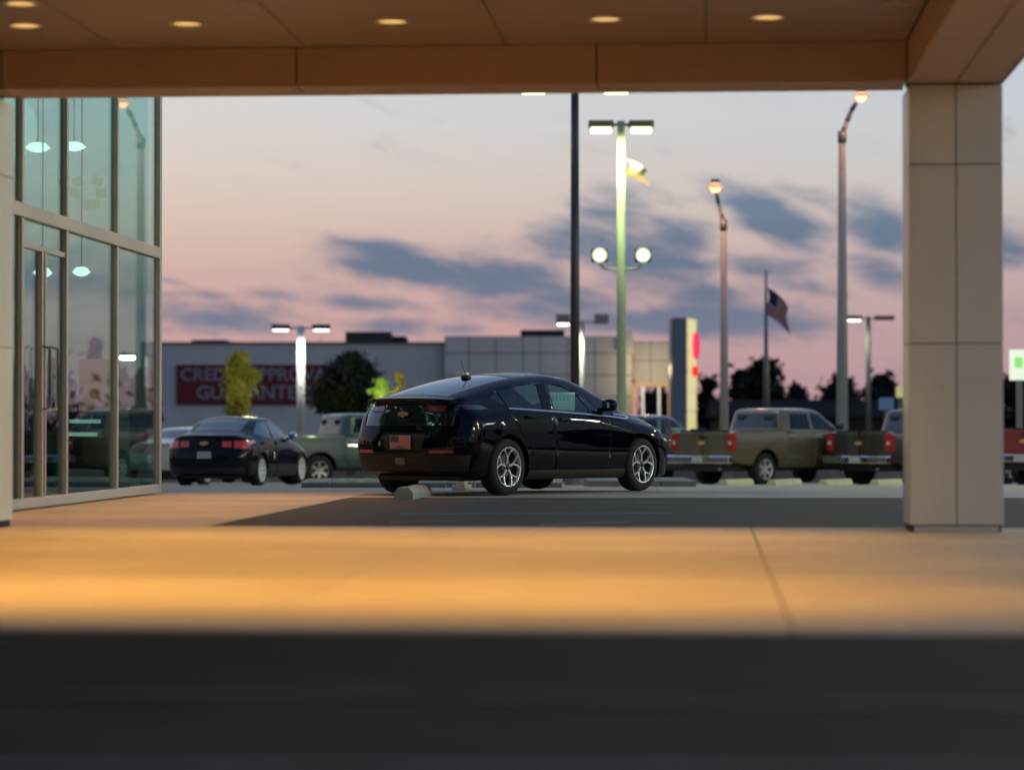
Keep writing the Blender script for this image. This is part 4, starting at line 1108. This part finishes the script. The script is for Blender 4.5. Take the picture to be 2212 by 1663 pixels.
def street_pole(x, d, ybase_z, pts, lamp, label, r0, r1, m):
    X = (x - 1106) / F * d; z0 = gz_(d)
    t = thing('street_light', label, 'street light', (X, d, z0))
    P = [Vector((0, 0, 0))] + [at(px, py, d) - Vector((X, d, z0)) for px, py in pts]
    n = len(P)
    MB().lathe([(r0 * 1.6, 0), (r0 * 1.6, .4), (0, .4)], 16, 'z').build('base', M_KERB, t)
    MB().tube(P[0], P[1], r0, r1, 14).build('pole', m, t, smooth=True)
    MB().tube(P[1] - Vector((0, 0, .25)), P[1] + Vector((0, 0, .08)), r1 * 1.3, r1 * 1.3, 12).build('collar', M_POLEG, t, smooth=True)
    mb = MB()
    for a, b in zip(P[1:], P[2:]): mb.tube(a, b, r1 * .8, r1 * .6, 10)
    mb.build('arm', M_POLEG, t, smooth=True)
    L = at(lamp[0], lamp[1], d) - Vector((X, d, z0))
    MB().box(L.x - .13, L.x + .13, -.10, .14, L.z + .12, L.z + .24, ch=.03).build('lamp_head', M_POLEG, t)
    MB().lathe([(.0005, -.17), (.08, -.15), (.15, -.06), (.17, .0), (.13, .12)], 18, 'z', c=(L.x, L.y, L.z)).build('lens', M_SOD, t, smooth=True)
    MB().lathe([(.14, .10), (.24, .02), (.27, -.03), (.24, -.02), (.13, .06)], 18, 'z', c=(L.x, L.y, L.z)).build('reflector', mat('glow_ring_sodium', (.5, .4, .3), .4, emit=(1, .42, .2), estr=.75), t, smooth=True)  # dimmer glowing ring added, a soft halo round the sodium lens
    light('street_lamp', 'SPOT', (X + L.x, d + L.y - .9, z0 + L.z - .2), 170, (1, .45, .25), size=.2, spot=150, blend=.5)
    return t
street_pole(1565, 80, 0, [(1563, 480), (1552, 440), (1546, 412)], (1545, 405), 'orange lit street light with a short arm leaning left, behind the bronze pickup', .15, .085, mat('pole_rose', (.33, .31, .30), .5))
street_pole(1819, 78, 0, [(1819, 290), (1830, 262), (1840, 238), (1850, 222)], (1860, 208), 'tall grey street light with its orange lamp leaning right, beside the canopy pillar', .19, .10, mat('pole_grey_pale', (.28, .30, .30), .5))

# flags
def flag_mesh(w, h, nx, ny, droop, seed):
    rnd = random.Random(seed); V_ = []
    for j in range(ny + 1):
        for i in range(nx + 1):
            s = i / nx; tt = j / ny
            x = w * s * (1 - droop * .55); z = -h * tt - w * droop * s ** 1.3
            y = .12 * h * math.sin(s * 7 + tt * 2) * s
            V_.append((x + .06 * math.sin(tt * 5 + s * 3), y, z))
    return V_, [(j * (nx + 1) + i, j * (nx + 1) + i + 1, (j + 1) * (nx + 1) + i + 1, (j + 1) * (nx + 1) + i) for j in range(ny) for i in range(nx)]
d = 105
X = (1655 - 1106) / F * d; zt = at(1655, 590, d).z; z0 = gz_(d)
fp = thing('flagpole', 'slender flagpole beyond the bronze pickup', 'flagpole', (X, d, z0))
MB().tube((0, 0, 0), (0, 0, zt - z0), .16, .04, 12).build('pole', M_POLEG, fp, smooth=True)
MB().lathe([(.0005, -.08), (.08, 0), (.0005, .08)], 12, 'z', c=(0, 0, zt - z0 + .06)).build('finial', M_GOLD, fp, smooth=True)
zf = at(1655, 622, d).z
fl = thing('flag', 'drooping red and white striped flag with a dark blue corner on the flagpole', 'flag', (X + .06, d, zf))
V_, F_ = flag_mesh(1.25, 1.05, 26, 13, .62, 2)
def sub(sel, name, m, VV=None, FF=None, par=None, nx=26):
    fs = [f for k, f in enumerate(FF or F_) if sel(k % nx, k // nx)]; us_ = sorted({i for f in fs for i in f}); mp = {i: k for k, i in enumerate(us_)}
    mb = MB(); mb.add([(VV or V_)[i] for i in us_], [tuple(mp[i] for i in f) for f in fs]); mb.build(name, m, par or fl, smooth=True)
sub(lambda i, j: i < 11 and j < 7, 'canton', mat('flag_blue', (.02, .025, .07), .8))
for q_ in range(13): sub(lambda i, j: not (i < 11 and j < 7) and j == q_, 'stripe', mat('flag_red', (.35, .02, .035), .8) if q_ % 2 == 0 else mat('flag_white', (.5, .40, .42), .8))
# small pale flag by the lit lamp post
p = at(1356, 345, 63.6)
fl2 = thing('flag', 'small pale orange and white flag waving beside the yellow green lamp post', 'flag', p)
V_, F_ = flag_mesh(.60, .36, 14, 8, .45, 3)
sub(lambda i, j: j < 4, 'upper_cloth', mat('cloth_cream', (.42, .34, .26), .8), V_, F_, fl2, 14)
sub(lambda i, j: j >= 4, 'lower_cloth', mat('cloth_orange', (.42, .20, .09), .8), V_, F_, fl2, 14)
MB().tube((-.12, 0, -.40), (.03, 0, .04), .012).build('staff', M_POLEG, fl2)

# ------------------------------------------------------------------ the dealership across the road
D2 = 140.0
s2 = F / D2
def bx(x): return (x - 1106) / s2
def bz(y): return CAMZ + (920 - y) / s2
zg = gz_(D2)
dl = thing('dealership', 'long grey windowless dealership building with panelled right half', 'building', (0, D2, 0))
MB().box(bx(300), bx(960) - .01, .6, 22, zg, bz(739)).build('stucco_wall', M_STUCCO, dl)
MB().box(bx(300), bx(960) - .01, .5, .62, bz(742), bz(738)).build('coping', mat('coping_dark', (.10, .10, .11), .6), dl)
MB().box(bx(960), bx(1366), .06, 22, zg, bz(726)).build('panel_backing', M_DARKGAP, dl)
cols_ = [960, 1012, 1071, 1130, 1167, 1226, 1285, 1340, 1366]
rows_ = [bz(726), bz(763), bz(810), bz(857), bz(904), bz(951), bz(998), zg]
for a, b in zip(cols_, cols_[1:]):
    for z1, z0_ in zip(rows_, rows_[1:]):
        MB().box(bx(a) + .02, bx(b) - .02, 0, .05, z0_ + .02, z1 - .02).build('wall_panel', M_BLDG, dl)
MB().box(bx(1340), bx(1367), -.3, .5, bz(763), bz(716), ch=.02).build('parapet_block', M_BLDG, dl)
M_RTU = mat('rooftop_unit', (.035, .033, .04), .7)
for (a, b, y0, y1) in ((398, 476, 739, 730), (738, 838, 739, 712), (838, 872, 739, 722), (1125, 1222, 727, 708)):
    u = MB().box(bx(a), bx(b), 3, 6, bz(y0) - .2, bz(y1), ch=.05).build('rooftop_unit', M_RTU, dl)
    for k in range(3):
        c = bx(a) + (bx(b) - bx(a)) * (k + .5) / 3
        MB().box(c - .25, c + .25, 2.96, 2.99, bz(y0) + .02, bz(y1) - .12).build('louvre', M_BLACK, u)
# entrance wing: upper fascia, lit frame, glazed opening seen right through
wing = thing('entrance_wing', 'lower entrance wing with an orange lit frame open to the sky behind', 'building', (0, D2 + 1.0, 0))
for a, b in ((1368, 1408), (1408, 1450)):
    for y0, y1 in ((738, 778), (778, 828)):
        MB().box(bx(a) + .015, bx(b) - .015, 0, .05, bz(y1) + .015, bz(y0) - .015).build('wall_panel', M_BLDG, wing)
MB().box(bx(1368), bx(1450), .06, 1.5, bz(828), bz(737)).build('fascia_core', M_DARKGAP, wing)
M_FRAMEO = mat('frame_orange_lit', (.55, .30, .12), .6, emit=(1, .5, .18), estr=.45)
MB().box(bx(1368), bx(1450), -.15, .03, bz(833), bz(828)).build('lit_head_rail', M_FRAMEO, wing)
MB().box(bx(1368), bx(1375), -.15, .4, zg, bz(834)).build('lit_jamb', M_FRAMEO, wing)
MB().box(bx(1362), bx(1372), -.6, -.2, bz(828), bz(818)).build('red_lamp_box', mat('red_box', (.35, .02, .02), .5), wing)
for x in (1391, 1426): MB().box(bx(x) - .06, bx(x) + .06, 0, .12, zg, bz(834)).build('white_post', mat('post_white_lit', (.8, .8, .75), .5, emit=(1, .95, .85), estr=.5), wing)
MB().box(bx(1446), bx(1449), 0, .2, zg, bz(834)).build('lit_jamb', M_FRAMEO, wing)
for a, b in ((1377, 1389), (1393, 1424), (1428, 1445)): MB().box(bx(a), bx(b), .05, .06, zg, bz(836)).build('pane', glass('clear_glass', (.9, .9, .92), 1.2), wing)
light('entrance_light', 'POINT', (bx(1405), D2 - 1.5, bz(800)), 130, (1, .75, .4), size=.3)
# sign pylon with two differently lit faces
py_ = thing('sign_pylon', 'tall pylon with dark left side and glowing yellow face carrying red emblems', 'sign', (0, D2 - 8, 0))
s3 = F / (D2 - 8)
def cx_(x): return (x - 1106) / s3
def cz_(y): return CAMZ + (920 - y) / s3
zg3 = gz_(130)
M_PYD = mat('pylon_blue_grey', (.14, .16, .22), .45)
M_PYY = mat('pylon_lit_face', (.70, .66, .42), .5, emit=(1, .88, .36), estr=.62)
MB().box(cx_(1451), cx_(1484), .05, 2.2, zg3, cz_(686), ch=.02).build('pylon_body', M_PYD, py_)
fr_ = [(cx_(1484) + .01, .0), (cx_(1511), 2.2)]
ysj = [686, 722, 760, 802, 845, 888, 931, 974, 1020]
for y0, y1 in zip(ysj, ysj[1:]):
    MB().box(cx_(1451), cx_(1484), .0, .045, cz_(y1) + .012, cz_(y0) - .012).build('side_panel', M_PYD, py_)
    mb = MB(); a, b = fr_
    mb.add([(a[0], a[1], cz_(y1) + .02), (b[0], b[1], cz_(y1) + .02), (b[0], b[1], cz_(y0) - .02), (a[0], a[1], cz_(y0) - .02),
            (a[0], a[1] + .3, cz_(y1) + .02), (b[0], b[1] + .3, cz_(y1) + .02), (b[0], b[1] + .3, cz_(y0) - .02), (a[0], a[1] + .3, cz_(y0) - .02)],
           [(0, 1, 2, 3), (7, 6, 5, 4), (0, 4, 5, 1), (1, 5, 6, 2), (2, 6, 7, 3), (3, 7, 4, 0)])
    mb.build('face_panel', M_PYY, py_)
mb = MB(); mb.lathe([(.0005, -.16), (.9, -.13), (1, 0), (.9, .05), (.0005, .05)], 28, 'y')
mb.v = [(v[0] * .20 + cx_(1508), v[1] + 1.4, v[2] * .72 + cz_(745)) for v in mb.v]
mb.build('emblem_oval', mat('emblem_red_pink', (.7, .02, .10), .4, emit=(1, .04, .13), estr=.75), py_, smooth=True)
MB().box(cx_(1495), cx_(1512), 1.2, 1.5, cz_(811), cz_(790), ch=.02).build('emblem_block', mat('emblem_red', (.7, .01, .01), .4, emit=(1, .012, .01), estr=.85), py_)

# red wall sign
sg_ = thing('wall_sign', 'wide dark red sign reading CREDIT APPROVAL GUARANTEED on the grey wall', 'sign', (0, D2, 0))
MB().box(bx(378), bx(735), .45, .58, bz(874), bz(787), ch=.02).build('sign_board', mat('sign_red', (.19, .012, .014), .5, var=.2), sg_)
M_LET = mat('sign_letters', (.33, .33, .36), .6)
def sgn(txt, xa, xb, y, h):
    o = text_mesh('sign_letters', txt, 1.0, M_LET, sg_, ext=.02, bold=.012)
    me = o.data; w = max(v.co.x for v in me.vertices) - min(v.co.x for v in me.vertices); hh = max(v.co.y for v in me.vertices) - min(v.co.y for v in me.vertices)
    mx_ = (max(v.co.x for v in me.vertices) + min(v.co.x for v in me.vertices)) / 2
    for v in me.vertices: v.co = ((v.co.x - mx_) / w * (bx(xb) - bx(xa)) + (bx(xa) + bx(xb)) / 2, .43 - v.co.z, bz(y) + v.co.y / hh * (h / s2))
sgn('CREDIT APPROVAL', 388, 722, 810, 28); sgn('GUARANTEED', 423, 690, 849, 30)

# ------------------------------------------------------------------ trees and bushes
def leaf_mat(name, c, var=.45, **kw):
    return mat(name, c, .6, var=var, vscale=1.2, spec=.2, **kw)
M_LEAFD = leaf_mat('leaves_dark', (.022, .032, .016))
M_LEAFN = leaf_mat('leaves_night', (.014, .016, .012))
M_LEAFY = leaf_mat('leaves_yellow', (.36, .33, .06), second=(.12, .13, .02))
M_LEAFG = leaf_mat('leaves_gold', (.30, .22, .04))
def tree(name, label, x, d, ytop, wpx, mleaf, seed, ybot=None, nl=2600, leaf=.10, group=None, spiky=False, X=None, H=None, cat='tree', clumps=26, trunk=True, crad=(.16, .40)):
    rnd = random.Random(seed)
    if X is None: X = (x - 1106) / F * d
    z0 = gz_(d); top = at(x, ytop, d).z - z0 if H is None else H
    Wd = wpx / F * d / 2
    zb_ = (at(x, ybot, d).z - z0) if ybot is not None else top * .22
    t = thing(name, label, cat, (X, d, z0), 0, group)
    if trunk:
        mb = MB(); mb.tube((0, 0, 0), (0, 0, max(zb_ * 1.2, top * .45)), top * .03 + .03, top * .014 + .01, 8)
        mb.build('trunk', M_WOODS, t)
        mb = MB()
        for k in range(7):
            a = rnd.uniform(0, 6.28); h0 = rnd.uniform(zb_ * .8, top * .6); L = Wd * rnd.uniform(.4, .8)
            mb.tube((0, 0, h0), (math.cos(a) * L, math.sin(a) * L, h0 + L * rnd.uniform(.4, 1.2)), top * .01 + .01, .008, 5)
        mb.build('limbs', M_WOODS, t)
    cl_ = []
    for k in range(clumps):
        h = rnd.random() ** .8; zc = zb_ + (top - zb_) * (h * .86 + .07)
        prof = (math.sin(math.pi * min(1, (h * .8 + .16))) ** .7) if not spiky else (1 - h * .85)
        a = rnd.uniform(0, 6.28); rr = Wd * prof * rnd.uniform(.2, .78)
        cl_.append((math.cos(a) * rr * rnd.uniform(.8, 1.25), math.sin(a) * rr, zc, Wd * rnd.uniform(*crad) * (.55 + .6 * prof)))
    cl_.append((0, 0, top - Wd * .25, Wd * .3))
    mb = MB(); V__ = mb.v; F__ = mb.f
    for i in range(nl):
        c = rnd.choice(cl_)
        u = rnd.gauss(0, 1); v = rnd.gauss(0, 1); w = rnd.gauss(0, 1); n_ = math.sqrt(u * u + v * v + w * w) + 1e-6
        q = c[3] * abs(rnd.gauss(0, .72))
        px, py, pz = c[0] + u / n_ * q, c[1] + v / n_ * q, c[2] + w / n_ * q * .85
        s = leaf * rnd.uniform(.6, 1.5); a1 = Vector((rnd.gauss(0, 1), rnd.gauss(0, 1), rnd.gauss(0, 1))).normalized(); a2 = a1.orthogonal().normalized()
        k = len(V__)
        V__ += [(px - a1.x * s, py - a1.y * s, pz - a1.z * s), (px + a2.x * s * .5, py + a2.y * s * .5, pz + a2.z * s * .5), (px + a1.x * s, py + a1.y * s, pz + a1.z * s), (px - a2.x * s * .5, py - a2.y * s * .5, pz - a2.z * s * .5)]
        F__.append((k, k + 1, k + 2, k + 3))
    me = bpy.data.meshes.new('crown'); me.from_pydata(mb.v, [], mb.f); me.materials.append(mleaf)
    link('crown', me, t)
    return t
tree('leafy_tree', 'dense dark round tree in front of the grey wall, left of the hatchback', 758, 93, 764, 178, M_LEAFD, 11, ybot=915, nl=17000, leaf=.09, clumps=85, crad=(.10, .27))
tree('leafy_tree', 'small yellow lit tree hiding the middle of the red sign', 519, 88, 760, 116, M_LEAFY, 12, ybot=905, nl=4600, leaf=.09, clumps=40, crad=(.14, .34))
tree('bush', 'brightly lit yellow green bush peeping out right of the dark tree', 823, 90, 818, 56, leaf_mat('leaves_lime', (.20, .30, .07), second=(.07, .13, .03)), 13, ybot=900, nl=3000, leaf=.07, clumps=16, cat='bush')
tree('bush', 'small golden bush right of the bright yellow green one', 862, 90, 808, 34, M_LEAFG, 14, ybot=900, nl=1500, leaf=.07, clumps=12, cat='bush')
light('bush_uplight', 'POINT', at(827, 850, 88.6), 190, (.95, 1, .35), size=.1)
light('tree_uplight', 'POINT', at(548, 805, 83.5), 260, (1, .95, .35), size=.3)
far = [(1530, 165, 818, 60, 21, 'narrow black tree just right of the glowing pylon'), (1600, 160, 800, 70, 22, 'black tree behind the orange lit street light'),
       (1655, 150, 775, 120, 23, 'broad black tree behind the flagpole, tallest of the far row'), (1718, 165, 832, 70, 24, 'low black tree right of the flagpole'),
       (1812, 150, 815, 100, 25, 'black tree behind the tall grey street light'), (1905, 155, 812, 95, 26, 'black tree beside the canopy pillar, behind the far lamp'),
       (2190, 150, 815, 120, 27, 'black tree beyond the pillar at the right edge'), (1425, 175, 838, 60, 28, 'dark tree seen through the lit entrance frame'),
       (1400, 178, 850, 40, 29, 'low dark tree seen through the left bay of the entrance frame')]
for (x, d, yt, w, sd_, lab) in far:
    tree('leafy_tree', lab, x, d, yt, w, M_LEAFN, sd_, ybot=925, nl=5200, leaf=.20, group='dark trees along the skyline', clumps=30)
# trees beyond the showroom, seen through and in its glass
for (x, d, yt, w, sd_, sp, lab) in ((205, 95, 735, 60, 31, True, 'dark spruce seen through the showroom glass'), (255, 98, 795, 90, 32, False, 'dark round tree seen through the right showroom panes'),
                                (110, 98, 780, 110, 33, False, 'dark tree seen through the left showroom panes'), (310, 100, 800, 70, 34, False, 'dark tree behind the showroom corner'), (30, 90, 790, 100, 35, False, 'dark tree at the far left behind the showroom')):
    tree('spruce_tree' if sp else 'leafy_tree', lab, x, d, yt, w, M_LEAFN, sd_, ybot=930, nl=4000, leaf=.16, spiky=sp, clumps=30)
# low roofs and hedge at the far right
hs_ = thing('house', 'low dark roofed building behind the pickups on the right', 'building', (0, 132, 0))
sx_ = F / 132
hx0, hx1 = (1560 - 1106) / sx_, (1960 - 1106) / sx_
zz = lambda y: CAMZ + (920 - y) / sx_
MB().box(hx0, hx1, 0, 8, -.9, zz(900)).build('wall', mat('house_wall', (.02, .02, .022), .9, spec=.1), hs_)
MB().prism([(-.3, zz(900)), (4, zz(862)), (8.3, zz(900))], hx0 - .3, hx1 + .3, 'yz').build('roof', mat('roof_dark', (.014, .014, .016), 1.0, spec=.05), hs_)
hg = MB()
for i in range(9000):
    x = random.uniform(-48, 60); y = random.uniform(176, 181); z = -.9 + abs(random.gauss(0, 2.0)); s = random.uniform(.2, .5)
    a1 = Vector((random.gauss(0, 1), random.gauss(0, 1), random.gauss(0, 1))).normalized() * s; a2 = a1.orthogonal().normalized() * s * .6
    P_ = Vector((x, y, z)); hg.add([P_ - a1, P_ + a2, P_ + a1, P_ - a2], [(0, 1, 2, 3)])
tag(hg.build('undergrowth', M_LEAFN), kind='stuff')

# small lit signs at the right
def sign_box(x, y, w, h, d, label, parts):
    p = at(x, y, d); t = thing('lit_sign', label, 'sign', (p.x, d, gz_(d)))
    hz = p.z - gz_(d); W_, H_ = w / F * d / 2, h / F * d / 2
    MB().box(-.08, .08, 0, .16, 0, hz - H_).build('post', M_POLEG, t)
    MB().box(-W_, W_, 0, .3, hz - H_, hz + H_, ch=.03).build('cabinet', parts[0], t)
    for (a, b, c, e, m) in parts[1:]: MB().box(a * W_, b * W_, -.03, -.003, hz + c * H_, hz + e * H_, ch=.01).build('sign_face', m, t)
sign_box(2203, 788, 38, 66, 76, 'glowing white sign with a green mark at the right edge', [emitter('sign_white', (.9, 1, .78), .9), (-.6, .3, -.2, .5, emitter('sign_green', (.3, .95, .2), .8))])
sign_box(1947, 847, 18, 24, 90, 'small glowing yellow sign beside the canopy pillar', [mat('sign_yellow', (.6, .6, .2), .5, emit=(.9, .9, .3), estr=.35)])
sign_box(1916, 872, 30, 26, 100, 'dim blue sign between far lamp post and canopy pillar', [mat('sign_blue', (.10, .18, .32), .5, emit=(.2, .4, .7), estr=.12)])

# ------------------------------------------------------------------ surroundings outside the frame, mirrored in paint and glass
def yard_lamp(x, y, h, lab):
    t = thing('lamp_post', lab, 'lamp post', (x, y, gz_(y)))
    MB().tube((0, 0, 0), (0, 0, h), .12, .09, 10).build('pole', M_POLEW, t, smooth=True)
    if y > 10 and x < 45: light('lot_light', 'POINT', (x - .75, y, gz_(y) + h - .35), 620, (1, .98, .52), size=.15)  # point lights added at unseen posts to brighten the lot and pickups
    for s in (-1, 1):
        MB().box(*sorted((s * .1, s * .5)), -.03, .03, h - .1, h - .04).build('arm', M_POLEB, t)
        shoebox(t, s * .75, 0, h - .12, lampm=M_HALFAR)
    return t
k = 0
for (x, y, h) in ((13.5, 45, 8), (22, 14, 8), (30, 32, 8), (40, 50, 8), XY(10.6, 110.5) + (4.7,), (26, -12, 8), (12, -26, 8), (-14, -30, 8), (36, 5, 8), (48, -20, 9), (18, -48, 9), (34, 70, 9), (44, 90, 9), (19, 24, 7), (26, 24, 7), (34, 22, 7), (52, 36, 8), (60, 24, 8), (38, 38, 7), (70, 45, 9), (24, 40, 7)):
    t_ = yard_lamp(x, y, h, 'lit lamp post outside the picture, mirrored in car paint and glass'); t_['group'] = 'lamp posts around the lot'
for i in range(26):
    a = R(-95 + i * 14.5) ; rr = random.uniform(75, 110)
    x, y = math.sin(a + math.pi / 2 + .4) * rr, math.cos(a + math.pi / 2 + .4) * rr
    if y > 40 and abs(x) < y * .32: continue
    tree('leafy_tree', 'dark tree outside the picture', 0, y, 0, random.uniform(9, 13) * F / max(y, 1) if False else 0, M_LEAFN, 60 + i, nl=700, leaf=.7, X=x, H=random.uniform(7, 11), group='trees around the lot', clumps=18) if False else None
def ring_tree(x, y, H, Wd, seed):
    rnd = random.Random(seed); t = thing('leafy_tree', 'dark tree outside the picture, mirrored in the glass', 'tree', (x, y, -.9 if y > 80 else 0), 0, 'trees around the lot')
    MB().tube((0, 0, 0), (0, 0, H * .6), .3, .15, 6).build('trunk', M_WOODS, t)
    mb = MB()
    for i in range(900):
        a = rnd.uniform(0, 6.28); h = rnd.random(); r = Wd * math.sin(math.pi * (h * .85 + .1)) * rnd.random() ** .5
        P_ = Vector((math.cos(a) * r, math.sin(a) * r, H * (.15 + .85 * h))); a1 = Vector((rnd.gauss(0, 1), rnd.gauss(0, 1), rnd.gauss(0, 1))).normalized() * rnd.uniform(.3, .7); a2 = a1.orthogonal().normalized() * .4
        mb.add([P_ - a1, P_ + a2, P_ + a1, P_ - a2], [(0, 1, 2, 3)])
    me = bpy.data.meshes.new('crown'); me.from_pydata(mb.v, [], mb.f); me.materials.append(M_LEAFN); link('crown', me, t)
for i in range(34):
    a = R(16 + i * 10.0); rr = random.uniform(85, 120)
    if 340 < math.degrees(a) or math.degrees(a) < 15: continue
    ring_tree(math.sin(a) * rr, math.cos(a) * rr, random.uniform(6, 10), random.uniform(4, 6.5), 200 + i)
